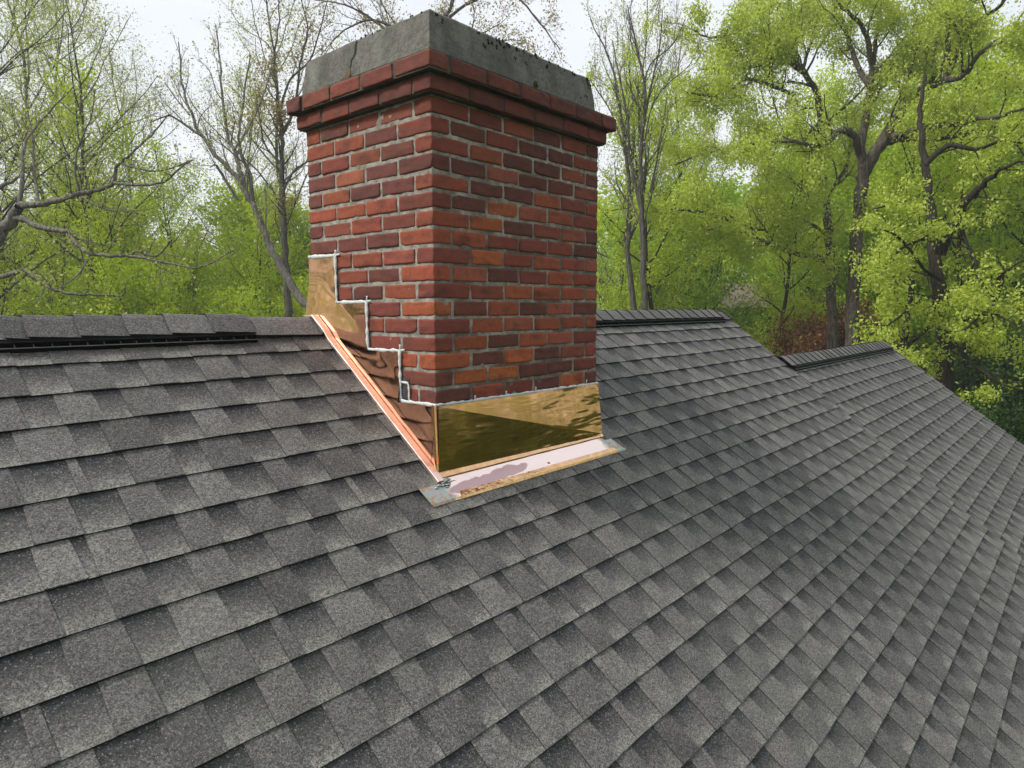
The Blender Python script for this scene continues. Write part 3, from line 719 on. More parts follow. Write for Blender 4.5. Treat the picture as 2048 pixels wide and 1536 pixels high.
# sealant beads
def bead(mb, pts, r, seed, tool=0.25):
    P = []; Rr = []
    for a, b in zip(pts[:-1], pts[1:]):
        a, b = np.array(a, float), np.array(b, float); L = np.linalg.norm(b-a); n = max(3, int(L/0.0045))
        vert = abs((b-a)[2]) > 0.7*L
        for k in range(n):
            p_ = a + (b-a)*k/n
            q = p_ + np.array([0, 0.0016*nvec(*p_, 35) if vert else 0, 0.0022*nvec(*p_, 28)])
            P.append(q); rr = r*(0.86 + 0.6*nvec(*p_, 40) + (0.16*math.sin(p_[2]*620) if vert else 0.12*nvec(*p_, 110))); Rr.append(rr)
    P.append(np.array(pts[-1], float)); Rr.append(r)
    add_tube(mb, P, Rr, 8, 0)
mb = MB(); X_ = -0.0065
for a, b in zip(STEP[:-1], STEP[1:]):
    ext = 0.0
    bead(mb, [(X_, a[0], a[1]+0.004), (X_, b[0]+(0 if a[1] != b[1] else -0.003), b[1]+0.004)], 0.0082 if a[1] == b[1] else 0.0092, a[0]*10)
for (y, z) in STEP[1:-1:2]:
    bead(mb, [(X_, y, z+0.004), (X_, y-0.004, z+0.028)], 0.006, 3); bead(mb, [(X_, y, z+0.006), (X_, y-0.03, z+0.009)], 0.0045, 4)
bead(mb, [(X_, 0.197, 0.083), (X_, 0.155, 0.082), (X_, 0.150, 0.072), (X_, 0.148, 0.012)], 0.0055, 9)
fr = [(-0.004, -0.008, 0.008)] + [(x, -0.0075, 0.006 - 0.006*(x/WX) + 0.002*nvec(x, 1, 1, 9)) for x in np.linspace(0.05, WX, 14)]
bead(mb, fr, 0.0074, 21)
for x in (0.395, 0.205, 0.595, 0.99): bead(mb, [(x, -0.007, 0.008), (x+0.003, -0.005, 0.024)], 0.0055, 2)
for blk in mb.v:
    on_left = abs(blk[:, 0].mean() + 0.0065) < 0.004 and blk[:, 1].mean() > -0.003
    ax, c0 = (0, -0.0065) if on_left else (1, -0.0075)
    blk[:, ax] = c0 + (blk[:, ax]-c0)*0.55 + 0.0014*np.array([nvec(*p_, 90) for p_ in blk])
    blk[:, 2] += 0.0012*np.array([nvec(p_[0]+3, p_[1], p_[2], 130) for p_ in blk])
mb.build('sealant', M['seal'], chimney, smooth=True)
# smear of dark primer on the brick by the last step
mb = MB()
for (y0, y1, z0_, z1_) in ((0.155, 0.196, 0.018, 0.066), (0.150, 0.198, 0.088, 0.100)):
    mb.add([(-0.0035, y0, z0_), (-0.0035, y1, z0_), (-0.0035, y1, z1_), (-0.0035, y0, z1_), (0.0, y0, z0_), (0.0, y1, z0_), (0.0, y1, z1_), (0.0, y0, z1_)], [(0, 3, 2, 1), (0, 1, 5, 4), (1, 2, 6, 5), (2, 3, 7, 6), (3, 0, 4, 7)], 0)
mb.build('primer_smear', M['fresh'], chimney)
# ------------------------------------------------------------------ litter on the roof
def chip(X, s, L, W, ang, label, name='petal'):
    mb = MB(); c, sn = math.cos(ang), math.sin(ang); vs = []
    for t, wd_, l in ((-1, 0.15, 0.0), (-0.5, 0.8, 0.0015), (0.2, 1, 0.002), (0.8, 0.6, 0.003), (1, 0.1, 0.004)):
        for sd_ in (-1, 1):
            a, b = t*L/2, sd_*wd_*W/2; vs.append(RP(X + a*c - b*sn, s + a*sn + b*c, 0.0125 + l)); 
    n = len(vs); vs += [(v[0], v[1]+0.0004, v[2]-0.001) for v in vs]
    fs = [(2*i, 2*i+1, 2*i+3, 2*i+2) for i in range(4)]; fs += [tuple(n+k for k in f)[::-1] for f in fs] + [(0, 2, n+2, n), (2, 4, n+4, n+2), (4, 6, n+6, n+4), (6, 8, n+8, n+6), (1, n+1, n+3, 3), (3, n+3, n+5, 5), (5, n+5, n+7, 7), (7, n+7, n+9, 9), (0, n, n+1, 1), (8, 9, n+9, n+8)]
    o = mb.build(name, M['chip'], None); o['label'] = label; o['category'] = 'petal'; o['group'] = 'pale petals fallen on the shingles'
chip(0.078, -0.269, 0.024, 0.005, 2.0, 'white petal on the shingles just below the copper apron')
chip(1.027, -0.715, 0.016, 0.008, 0.6, 'small pale speck of petal on the shingles right of the apron, mid slope')
chip(-0.066, -1.123, 0.020, 0.008, 2.2, 'pinkish petal lying lowest on the shingles, near the bottom edge')
# ------------------------------------------------------------------ ground and surroundings
def P3(x, y, d):
    """world point seen at photo pixel (x, y) of the 2048 px frame, d metres in front of the camera"""
    return CAM + (fwd + rgt*(x-1024)/F_PX + upv*(768-y)/F_PX)*d
def ground_z(x, y):
    r = math.hypot(x-1, y-1)
    return -5.2 + min(4.0, max(0, r-25)*0.055) + 0.25*nvec(x, y, 0, 0.05)
def m_ground():
    m = mat('grass_ground'); g = N(m); co = g.coord(); n1 = g.noise(co, 0.25, 4); n2 = g.noise(co, 6, 4, 0.7)
    col = g.mix(g.rng(n1, 0.4, 0.62), (0.075, 0.12, 0.02), (0.09, 0.085, 0.035)); col = g.mix(g.rng(n2, 0.3, 0.7, 0, 0.6), col, (0.05, 0.09, 0.015))
    g.bsdf(col, 1.0, bump=n2, bstr=0.5, bdist=0.05, spec=0.1); return m
mb = MB(); rad = [0, 6, 12, 18, 25, 32, 40, 50, 62, 76, 95, 120]; na = 64; vs = [(1, 1, ground_z(1, 1))]
for r in rad[1:]:
    for k in range(na):
        x, y = 1 + r*math.cos(2*math.pi*k/na), 1 + r*math.sin(2*math.pi*k/na); vs.append((x, y, ground_z(x, y)))
fs = [(0, 1+k, 1+(k+1) % na) for k in range(na)]
for i in range(len(rad)-2):
    for k in range(na): a = 1+i*na; fs.append((a+k, a+na+k, a+na+(k+1) % na, a+(k+1) % na))
mb.add(vs, fs, 0); gnd = mb.build('ground', m_ground(), None, smooth=True); gnd['kind'] = 'structure'

def m_leaf(name, c1, c2, c3, trans=0.45):
    m = mat(name); g = N(m)
    at = g.n('ShaderNodeAttribute'); at.attribute_name = 'tint'
    col = g.mix(g.rng(at.outputs['Fac'], 0.0, 0.6), c1, c2); col = g.mix(g.rng(at.outputs['Fac'], 0.72, 1.0), col, c3)
    d = g.n('ShaderNodeBsdfDiffuse'); t = g.n('ShaderNodeBsdfTranslucent'); gl = g.n('ShaderNodeBsdfGlossy'); gl.inputs['Roughness'].default_value = 0.5
    g.l(col, d.inputs['Color']); g.l(g.mix(1.0, col, (1.15, 1.2, 0.55), 'MULTIPLY'), t.inputs['Color']); gl.inputs['Color'].default_value = (0.7, 0.75, 0.7, 1)
    m1 = g.n('ShaderNodeMixShader'); m1.inputs[0].default_value = trans; g.l(d.outputs[0], m1.inputs[1]); g.l(t.outputs[0], m1.inputs[2])
    m2 = g.n('ShaderNodeMixShader'); m2.inputs[0].default_value = 0.035; g.l(m1.outputs[0], m2.inputs[1]); g.l(gl.outputs[0], m2.inputs[2])
    g.l(m2.outputs[0], g.out.inputs['Surface']); return m
def m_bark(name, c1, c2):
    m = mat(name); g = N(m); n1 = g.noise(g.coord((1, 1, 0.16)), 26, 4, 0.65); n2 = g.noise(g.coord(), 3, 3)
    col = g.mix(g.rng(n1, 0.35, 0.65), c1, c2); col = g.mix(g.rng(n2, 0.5, 0.7, 0, 0.4), col, (0.05, 0.065, 0.03))
    g.bsdf(col, 0.95, bump=n1, bstr=1.0, bdist=0.05, spec=0.15); return m
BK_D = m_bark('dark_oak_bark', (0.016, 0.013, 0.010), (0.055, 0.045, 0.036)); BK_G = m_bark('grey_bark', (0.10, 0.092, 0.08), (0.27, 0.245, 0.215))
BK_M = m_bark('mid_bark', (0.05, 0.045, 0.038), (0.15, 0.135, 0.118))
BK_T = m_bark('trunk_bark', (0.035, 0.029, 0.024), (0.17, 0.142, 0.118))
LF_OAK = m_leaf('oak_leaf', (0.36, 0.46, 0.07), (0.50, 0.58, 0.10), (0.58, 0.54, 0.08), 0.5)
LF_YG = m_leaf('yellow_green_leaf', (0.32, 0.45, 0.035), (0.48, 0.58, 0.04), (0.60, 0.58, 0.05), 0.55)
LF_GRN = m_leaf('fresh_green_leaf', (0.20, 0.34, 0.03), (0.38, 0.52, 0.04), (0.54, 0.58, 0.05), 0.55)
LF_BUD = m_leaf('budding_leaf', (0.30, 0.33, 0.11), (0.42, 0.46, 0.15), (0.44, 0.36, 0.16), 0.5)
LF_RUST = m_leaf('rusty_leaf', (0.26, 0.13, 0.10), (0.33, 0.28, 0.11), (0.38, 0.44, 0.10), 0.45)
LF_RED = m_leaf('maroon_leaf', (0.15, 0.03, 0.03), (0.22, 0.09, 0.04), (0.30, 0.32, 0.05), 0.4)
LF_DK = m_leaf('dark_green_leaf', (0.03, 0.07, 0.012), (0.055, 0.12, 0.015), (0.10, 0.18, 0.02), 0.35)

class Wood:
    """branch skeleton: tubes plus the tips that carry leaves"""
    def __init__(s, seed): s.mb = MB(); s.tips = []; s.flat = 1.0; s.R = random.Random(seed); s.rg = np.random.default_rng(seed)
    def limb(s, pts, r0, r1, k=7, smooth=True):
        P = np.asarray(pts, float)
        if smooth and len(P) > 2:    # Catmull-Rom through the given points
            Q = np.vstack([2*P[0]-P[1], P, 2*P[-1]-P[-2]]); out_ = []
            for i in range(1, len(Q)-2):
                for t in np.linspace(0, 1, 5)[:-1]:
                    out_.append(0.5*((2*Q[i]) + (Q[i+1]-Q[i-1])*t + (2*Q[i-1]-5*Q[i]+4*Q[i+1]-Q[i+2])*t*t + (3*Q[i]-Q[i-1]-3*Q[i+1]+Q[i+2])*t**3))
            out_.append(P[-1]); P = np.array(out_)
            J = s.rg.normal(0, 1, P.shape)*min(r0*0.16, 0.018); J[0] = 0; P = P + J
        R = np.linspace(r0, r1, len(P)); add_tube(s.mb, P, R, k, 0, cap=False); return P, R
    def grow(s, base, d, L, r, bend=0.35, up=0.12, n=5):
        P = [np.array(base, float)]; d = np.array(d, float)/np.linalg.norm(d)
        for i in range(n):
            d = d + s.rg.normal(0, bend, 3)*0.5; d[2] += up; d /= np.linalg.norm(d); P.append(P[-1] + d*L/n)
        return np.array(P)
    def side(s, T, ang, upb=0.25, flat=None):
        a = s.rg.normal(0, 1, 3); a[2] *= s.flat; a -= T*(a@T); a /= np.linalg.norm(a)+1e-9
        v = T*math.cos(ang) + a*math.sin(ang); v[2] += upb; return v/np.linalg.norm(v)
    def branch_out(s, P, R, step, L, lv, start=0.15, up=0.1, ratio=0.5, taper=0.5, minr=0.004, ang=(0.6, 1.2), kk=(5, 4, 3), den=(1, 1, 1), endtip=True, thick=0.5):
        seg = np.linalg.norm(np.diff(P, axis=0), axis=1); cum = np.concatenate([[0], np.cumsum(seg)]); tot = cum[-1]
        t = start*tot + s.R.uniform(0, step)
        while t < tot:
            i = min(len(seg)-1, int(np.searchsorted(cum, t))-1); i = max(i, 0); f = (t-cum[i])/max(seg[i], 1e-6)
            p_ = P[i] + (P[i+1]-P[i])*f; T = (P[i+1]-P[i])/max(seg[i], 1e-6); rp_ = R[i] + (R[min(i+1, len(R)-1)]-R[i])*f
            l = L*(1 - taper*t/tot)*s.R.uniform(0.6, 1.25); v = s.side(T, s.R.uniform(*ang), 0.2)
            r0 = max(minr, min(rp_*thick, l*0.022)); n = 5 if lv == 0 else (4 if lv == 1 else 3)
            Q = s.grow(p_, v, l, r0, up=up, n=n); rr = np.linspace(r0, max(minr*0.6, r0*0.3), n+1)
            add_tube(s.mb, Q, rr, kk[min(lv, 2)], 0, cap=False)
            if lv < 2 and l > 0.25:
                s.branch_out(Q, rr, l*0.17/den[lv], l*ratio, lv+1, 0.2, up, ratio, 0.4, minr*0.75, ang, kk, den, True)
            else:
                for q in Q[1:]: s.tips.append((q, v))
            if endtip: s.tips.append((Q[-1], v))
            t += step*s.R.uniform(0.6, 1.4)
def leaves(tips, per, size, spread, seed, droop=0.5, mats=None, cluster_tint=True, keep=1.0, clump=None):
    rg = np.random.default_rng(seed); P = np.array([t[0] for t in tips])
    if clump is not None:      # drop leaves where a coarse noise says there is a gap
        k = np.array([nvec(p_[0]+seed, p_[1], p_[2], clump[0]) > clump[1] for p_ in P]); P = P[k]
    if keep < 1: P = P[rg.random(len(P)) < keep]
    n0 = len(P)
    ct = np.repeat(rg.random(n0), per); C = np.repeat(P, per, axis=0) + rg.normal(0, spread, (n0*per, 3)); C[:, 2] -= abs(rg.normal(0, spread*droop, n0*per))
    n = len(C); d = rg.normal(0, 1, (n, 3)); d[:, 2] -= droop; d /= np.linalg.norm(d, axis=1)[:, None]
    a = rg.normal(0, 1, (n, 3)); a[:, 2] += 0.4; s_ = np.cross(d, a); s_ /= np.linalg.norm(s_, axis=1)[:, None] + 1e-9
    nn = np.cross(s_, d); L = size*rg.uniform(0.6, 1.3, n)[:, None]; W = L*rg.uniform(0.18, 0.34, n)[:, None]
    v0 = C; v1 = C + d*L*0.5 + s_*W + nn*L*0.06; v2 = C + d*L + nn*L*-0.1; v3 = C + d*L*0.5 - s_*W + nn*L*0.06
    V = np.stack([v0, v1, v2, v3], 1).reshape(-1, 3)
    tint = np.clip(0.55*ct + 0.45*rg.random(n), 0, 1)
    return V, tint
def leaf_object(name, V, tint, m, parent, **props):
    if parent is not None: V = V - np.array(root_loc(parent))
    n = len(V)//4; me = bpy.data.meshes.new(name); me.vertices.add(4*n); me.loops.add(4*n); me.polygons.add(n)
    me.vertices.foreach_set('co', V.astype(np.float32).ravel()); me.loops.foreach_set('vertex_index', np.arange(4*n, dtype=np.int32))
    me.polygons.foreach_set('loop_start', np.arange(0, 4*n, 4, dtype=np.int32))
    a = me.attributes.new('tint', 'FLOAT', 'FACE'); a.data.foreach_set('value', tint.astype(np.float32))
    me.materials.append(m); me.update(); me.validate()
    o = bpy.data.objects.new(name, me); COL.objects.link(o)
    if parent is not None: o.parent = parent
    for k, v in props.items(): o[k] = v
    return o
def tree_thing(name, base, label, cat='tree', group=None):
    o = link_empty(name, tuple(float(v) for v in base), label=label, category=cat)
    if group: o['group'] = group
    return o
def finish(t, wd, bark, per, size, spread, leafm, seed, trunk='trunk', **kw):
    wd.mb.build(trunk, bark, t, smooth=True); V, ti = leaves(wd.tips, per, size, spread, seed, **kw); leaf_object('crown', V, ti, leafm, t)
    return len(ti)
def traced(pts, d0, d1=None):
    n = len(pts); d1 = d0 if d1 is None else d1
    return [P3(x, y, d0 + (d1-d0)*i/max(1, n-1)) for i, (x, y) in enumerate(pts)]
def gpt(x, d):
    """ground point below photo column x at distance d"""
    p_ = P3(x, 620, d); return np.array([p_[0], p_[1], ground_z(p_[0], p_[1])])

# ---- the two big forked oaks on the right, their limbs traced from the photograph, each at its own distance
W_ = Wood(101); D = 19.0
tr, tR = W_.limb([gpt(1664, D)] + traced([(1664, 700), (1663, 600), (1660, 520), (1655, 440), (1648, 380), (1643, 330), (1640, 290), (1641, 250), (1636, 200), (1622, 165), (1600, 130), (1588, 75), (1580, 10), (1572, -80)], D), 0.145, 0.05, 9); W_.flat = 0.45
kw = dict(up=0.05, minr=0.007, ratio=0.46, den=(1.0, 0.9, 1))
limbs = [([(1668, 530), (1640, 516), (1610, 512), (1565, 498), (1500, 468), (1450, 438), (1400, 424), (1340, 418)], D, D-3, 0.085),
         ([(1640, 360), (1625, 378), (1605, 400), (1575, 428), (1540, 425), (1500, 410)], D, D-1, 0.06),
         ([(1637, 250), (1600, 285), (1560, 285), (1500, 287), (1440, 300), (1400, 310), (1350, 330)], D, D+2, 0.07),
         ([(1612, 150), (1570, 118), (1530, 106), (1495, 85), (1465, 68), (1420, 76), (1385, 60)], D, D-2, 0.075),
         ([(1590, 100), (1575, 75), (1545, 55), (1520, 40), (1480, 5)], D, D+1, 0.06),
         ([(1620, 170), (1585, 118), (1550, 118), (1500, 135), (1440, 138), (1395, 140)], D, D-2, 0.055),
         ([(1590, 190), (1525, 165), (1492, 158), (1460, 180), (1420, 193), (1375, 185)], D-1, D-3, 0.05),
         ([(1650, 400), (1690, 340), (1705, 290), (1735, 230), (1750, 180)], D, D+2, 0.06),
         ([(1655, 470), (1600, 440), (1530, 460), (1480, 445), (1430, 410)], D, D-2.5, 0.045),
         ([(1605, 140), (1620, 90), (1632, 40), (1640, -30)], D, D+1, 0.05)]
for pts, a, b, r in limbs:
    P, R_ = W_.limb(traced(pts, a, b), r, 0.018, 6); W_.branch_out(P, R_, 0.29, 1.7, 0, 0.1, **kw)
W_.branch_out(tr[30:], tR[30:], 0.5, 1.8, 0, 0.0, **kw)
t = tree_thing('oak_tree', gpt(1674, D), 'tall oak with drooping pale leaves and one long low limb reaching left', 'tree')
nl = finish(t, W_, BK_T, 9, 0.078, 0.12, LF_OAK, 1, droop=0.9, clump=(1.5, -0.2)); print('oak A leaves', nl)

W_ = Wood(102); D = 17.5
tr, tR = W_.limb([gpt(1702, D)] + traced([(1702, 700), (1704, 620), (1711, 540), (1716, 450), (1724, 380), (1727, 335)], D), 0.165, 0.15, 10); W_.flat = 0.45
ups = [([(1727, 345), (1722, 290), (1730, 230), (1738, 170), (1748, 110), (1755, 50), (1760, -60)], D, D, 0.13),
       ([(1728, 345), (1750, 305), (1785, 250), (1815, 200), (1850, 175), (1885, 160), (1905, 130), (1918, 60), (1925, -60)], D, D-1, 0.17),
       ([(1722, 310), (1712, 280), (1695, 263), (1675, 262), (1655, 282), (1625, 292), (1600, 285), (1540, 285), (1500, 288)], D, D-2, 0.10),
       ([(1765, 283), (1800, 268), (1850, 255), (1900, 250), (1950, 240), (2010, 228), (2060, 210)], D, D-3, 0.10),
       ([(1765, 288), (1800, 278), (1850, 278), (1900, 275), (1960, 262), (2005, 252)], D, D-2, 0.085),
       ([(1738, 170), (1718, 140), (1700, 90), (1690, 50), (1668, 10), (1655, -50)], D, D+1, 0.08),
       ([(1745, 130), (1728, 60), (1700, 28), (1680, 10), (1660, -40)], D, D-1, 0.07),
       ([(1885, 160), (1930, 150), (1950, 118), (1990, 85), (2050, 50)], D-1, D-3, 0.085),
       ([(1840, 182), (1870, 150), (1866, 110), (1880, 60), (1890, -20)], D, D, 0.07),
       ([(1905, 130), (1895, 90), (1900, 50), (1935, 10), (1960, -50)], D-1, D-2, 0.07),
       ([(1918, 70), (1960, 40), (2000, 10), (2040, -30)], D-1, D-3, 0.06),
       ([(1738, 200), (1770, 150), (1800, 135), (1830, 120)], D, D+1, 0.05)]
W_.branch_out(tr[8:], tR[8:], 1.6, 1.2, 0, 0.0, **kw)
for pts, a, b, r in ups:
    P, R_ = W_.limb(traced(pts, a, b), r, 0.022, 8); W_.branch_out(P, R_, 0.32, 1.7, 0, 0.22, **kw)
t = tree_thing('oak_tree', gpt(1700, D), 'forked oak with furrowed trunk, right of the other traced oak, its limbs spread over the upper right', 'tree')
t['label'] = 'large oak whose furrowed trunk forks into a Y, centre of the right-hand woods'
print('oak B leaves', finish(t, W_, BK_T, 9, 0.078, 0.12, LF_OAK, 2, droop=0.9, clump=(1.5, -0.18)))

W_ = Wood(103); D = 13.0
tr, tR = W_.limb([gpt(1890, D)] + traced([(1890, 740), (1885, 650), (1876, 560), (1868, 500), (1862, 430), (1852, 350), (1845, 280), (1841, 215), (1850, 150)], D, D+1.5), 0.17, 0.03, 10); W_.flat = 0.5
ups = [([(1880, 510), (1905, 450), (1935, 400), (1975, 360), (2010, 335), (2060, 318)], D, D-1.5, 0.11),
       ([(1915, 435), (1930, 480), (1950, 520), (1960, 560), (1985, 580), (2003, 548), (2050, 520)], D, D-2, 0.045),
       ([(2003, 548), (1998, 580), (1985, 610), (1950, 640), (1930, 660)], D-1.5, D-2, 0.05),
       ([(1880, 560), (1850, 540), (1820, 500), (1790, 470), (1750, 455)], D, D-1.5, 0.035),
       ([(1868, 480), (1840, 480), (1800, 500), (1770, 530), (1730, 540)], D, D-2, 0.03),
       ([(1885, 640), (1850, 660), (1820, 690), (1790, 720), (1760, 735)], D, D-2.5, 0.035),
       ([(1885, 660), (1920, 700), (1960, 740), (2010, 770), (2050, 780)], D, D-2.5, 0.035),
       ([(1860, 420), (1820, 400), (1780, 410), (1740, 420)], D, D-1, 0.03),
       ([(1850, 330), (1900, 290), (1950, 300), (2010, 280), (2060, 290)], D, D-1, 0.06),
       ([(1880, 590), (1840, 600), (1790, 640), (1740, 670)], D, D-2.5, 0.03),
       ([(1890, 690), (1930, 640), (1990, 630), (2050, 660)], D, D-2.5, 0.03)]
for pts, a, b, r in ups:
    P, R_ = W_.limb(traced(pts, a, b), r, 0.012, 7); W_.branch_out(P, R_, 0.27, 0.95, 0, 0.1, up=0.02, minr=0.004, ratio=0.45)
t = tree_thing('oak_tree', gpt(1890, D), 'dark-trunked oak at the right edge, leaf clusters hanging before its shaded trunk', 'tree')
print('oak C leaves', finish(t, W_, BK_D, 6, 0.066, 0.065, LF_OAK, 3, droop=0.7, clump=(1.1, -0.12)))

# ---- trees at the left: a limb entering from outside the frame, and the leaning pair behind the ridge
W_ = Wood(111); D = 9.0
tr, tR = W_.limb([gpt(-230, D)] + traced([(-230, 800), (-150, 620), (-60, 520), (-10, 475), (22, 440), (38, 410)], D), 0.16, 0.055, 9)
ups = [([(38, 410), (60, 411), (90, 408), (130, 396), (155, 390), (190, 382), (225, 368), (232, 335), (243, 325), (270, 300), (310, 262), (335, 228)], D, D-0.5, 0.046),
       ([(30, 435), (50, 440), (75, 452), (110, 460), (140, 466), (150, 485), (175, 505), (220, 511), (262, 511), (300, 520), (350, 528), (400, 535), (470, 500)], D, D-0.8, 0.042),
       ([(228, 366), (270, 370), (310, 368), (335, 360), (355, 340), (385, 320)], D-0.4, D-0.8, 0.02),
       ([(78, 408), (72, 370), (68, 330), (64, 270), (52, 200), (60, 120)], D, D+0.6, 0.022),
       ([(38, 405), (45, 350), (46, 310), (60, 270), (100, 220), (150, 170)], D, D+0.4, 0.03),
       ([(155, 390), (158, 375), (150, 345), (155, 300), (180, 240), (190, 180)], D, D-0.3, 0.018),
       ([(160, 392), (190, 410), (220, 420), (260, 422), (290, 430)], D, D-0.4, 0.014),
       ([(262, 511), (275, 502), (310, 512), (335, 490), (338, 470), (325, 450)], D-0.4, D-0.8, 0.015),
       ([(-40, 560), (20, 548), (50, 540), (75, 560), (110, 580), (150, 588), (210, 590), (245, 590), (250, 575)], D, D-0.6, 0.035),
       ([(-60, 420), (-10, 380), (30, 360), (45, 340)], D+1, D+1, 0.05),
       ([(245, 328), (290, 340), (330, 340), (380, 322)], D-0.4, D-0.7, 0.014),
       ([(180, 505), (170, 530), (150, 555), (120, 575)], D-0.4, D-0.7, 0.014)]
for pts, a, b, r in ups:
    P, R_ = W_.limb(traced(pts, a, b), r, 0.007, 7); W_.branch_out(P, R_, 0.16, 0.55, 0, 0.15, up=0.03, minr=0.0028, ratio=0.5, ang=(0.5, 1.2))
t = tree_thing('tree', gpt(-230, D), 'lichen-grey tree with crooked, mostly bare limbs reaching in from the left edge', 'tree')
print('left near', finish(t, W_, BK_G, 1, 0.05, 0.05, LF_BUD, 4, droop=0.4, keep=0.5))

def leaning(seed, D, trunk, ups, r, bark, leafm, per, size, keep, label, L=1.1, step=0.35, spread=0.08, ratio=0.5, up=0.16, clump=None, r1=0.012):
    W_ = Wood(seed); tr, tR = W_.limb([gpt(trunk[0][0], D)] + traced(trunk, D), r, r1, 8)
    W_.branch_out(tr[10:], tR[10:], step, L, 0, 0.1, up=up, minr=0.005, ratio=ratio, ang=(0.4, 0.9))
    for pts, a, b, r_ in ups:
        P, R_ = W_.limb(traced(pts, D+a, D+b), r_, 0.012, 6); W_.branch_out(P, R_, step, L, 0, 0.15, up=up, minr=0.005, ratio=ratio, ang=(0.4, 0.9))
    t = tree_thing('tree', gpt(trunk[0][0], D), label, 'tree')
    print(label[:20], finish(t, W_, bark, per, size, spread, leafm, seed, droop=0.4, keep=keep, clump=clump))
leaning(121, 15, [(640, 690), (595, 590), (560, 530), (535, 480), (515, 430), (490, 385), (465, 345), (430, 310), (400, 265), (375, 210), (362, 150), (357, 85)],
        [([(497, 400), (480, 340), (468, 300), (455, 270), (445, 200), (440, 120), (430, 50)], 0, 0.5, 0.06), ([(505, 400), (500, 350), (482, 310), (478, 260), (488, 190), (500, 110)], 0, -0.5, 0.05),
         ([(475, 400), (445, 350), (432, 330), (420, 335)], 0, -0.3, 0.035), ([(410, 278), (370, 250), (340, 232), (300, 245)], 0, -0.4, 0.03),
         ([(468, 300), (500, 250), (530, 180), (545, 120)], 0, 0.6, 0.03), ([(380, 230), (350, 195), (330, 165)], 0, 0.3, 0.018)],
        0.105, BK_G, LF_BUD, 2, 0.055, 0.33, 'leaning grey-barked tree that forks upward, thinly leafed, left of the chimney')
leaning(122, 17, [(577, 690), (575, 590), (572, 520), (568, 450), (565, 380), (563, 320), (565, 260), (557, 200), (548, 140), (556, 60), (560, -20)],
        [([(566, 380), (590, 340), (612, 325), (640, 300)], 0, 0, 0.03), ([(564, 330), (530, 290), (520, 240), (510, 180)], 0, 0, 0.03), ([(565, 270), (590, 210), (600, 130), (615, 60), (600, -10)], 0, 0, 0.04),
         ([(560, 220), (580, 160), (620, 120), (640, 60), (660, -20)], 0, 0.5, 0.03)],
        0.11, BK_M, LF_RUST, 4, 0.07, 0.6, 'slim upright tree with rusty young leaves, just left of the chimney', spread=0.13, clump=(0.8, -0.05))
leaning(123, 20, [(760, 690), (800, 400), (830, 200), (860, 90), (900, 20), (925, -70)],
        [([(860, 90), (800, 60), (740, 40), (690, 60), (640, 110)], 0, 0, 0.05), ([(870, 60), (940, 60), (1000, 100), (1060, 150), (1110, 180)], 0, -1, 0.05), ([(860, 80), (930, 120), (990, 170), (1040, 210)], 0, -1, 0.045),
         ([(880, 50), (930, 10), (985, -10), (1040, 0), (1090, 60), (1120, 100)], 0, -1, 0.05), ([(840, 150), (780, 120), (700, 110), (640, 150)], 0, 0.5, 0.05), ([(830, 110), (760, 50), (690, 10), (630, 0)], 0, 0.5, 0.045)],
        0.2, BK_M, LF_RUST, 3, 0.075, 0.6, 'tree with rust and olive young leaves fanning out above the chimney crown', L=1.5, step=0.34, spread=0.13, up=0.04, clump=(0.7, -0.1))
# bare-topped slender trees right of the chimney
leaning(124, 16, [(1285, 720), (1288, 600), (1286, 500), (1282, 420), (1280, 330), (1290, 220), (1285, 150), (1270, 80), (1255, 10)],
        [([(1285, 430), (1262, 330), (1255, 240), (1240, 160), (1225, 80)], 0, 0.3, 0.045), ([(1288, 240), (1305, 160), (1320, 90), (1325, 20)], 0, 0.3, 0.03), ([(1283, 200), (1300, 130), (1345, 90), (1370, 40)], 0, 0.3, 0.02),
         ([(1280, 330), (1310, 200), (1380, 130)], 0, 0.3, 0.02)],
        0.10, BK_M, LF_BUD, 2, 0.05, 0.10, 'slender grey tree with bare forking twigs, right of the chimney against the sky', L=1.5, step=0.33, ratio=0.55, up=0.22)
leaning(125, 19, [(1272, 720), (1265, 600), (1255, 500), (1262, 400), (1250, 300), (1238, 200), (1215, 110), (1180, 40)],
        [([(1258, 480), (1300, 380), (1320, 280), (1335, 190)], 0, 0.3, 0.045), ([(1250, 310), (1225, 230), (1180, 160)], 0, 0.3, 0.03)],
        0.11, BK_M, LF_BUD, 3, 0.06, 0.3, 'thin grey tree close beside the chimney’s right side, few leaves', L=1.6, step=0.4, ratio=0.5, up=0.2)
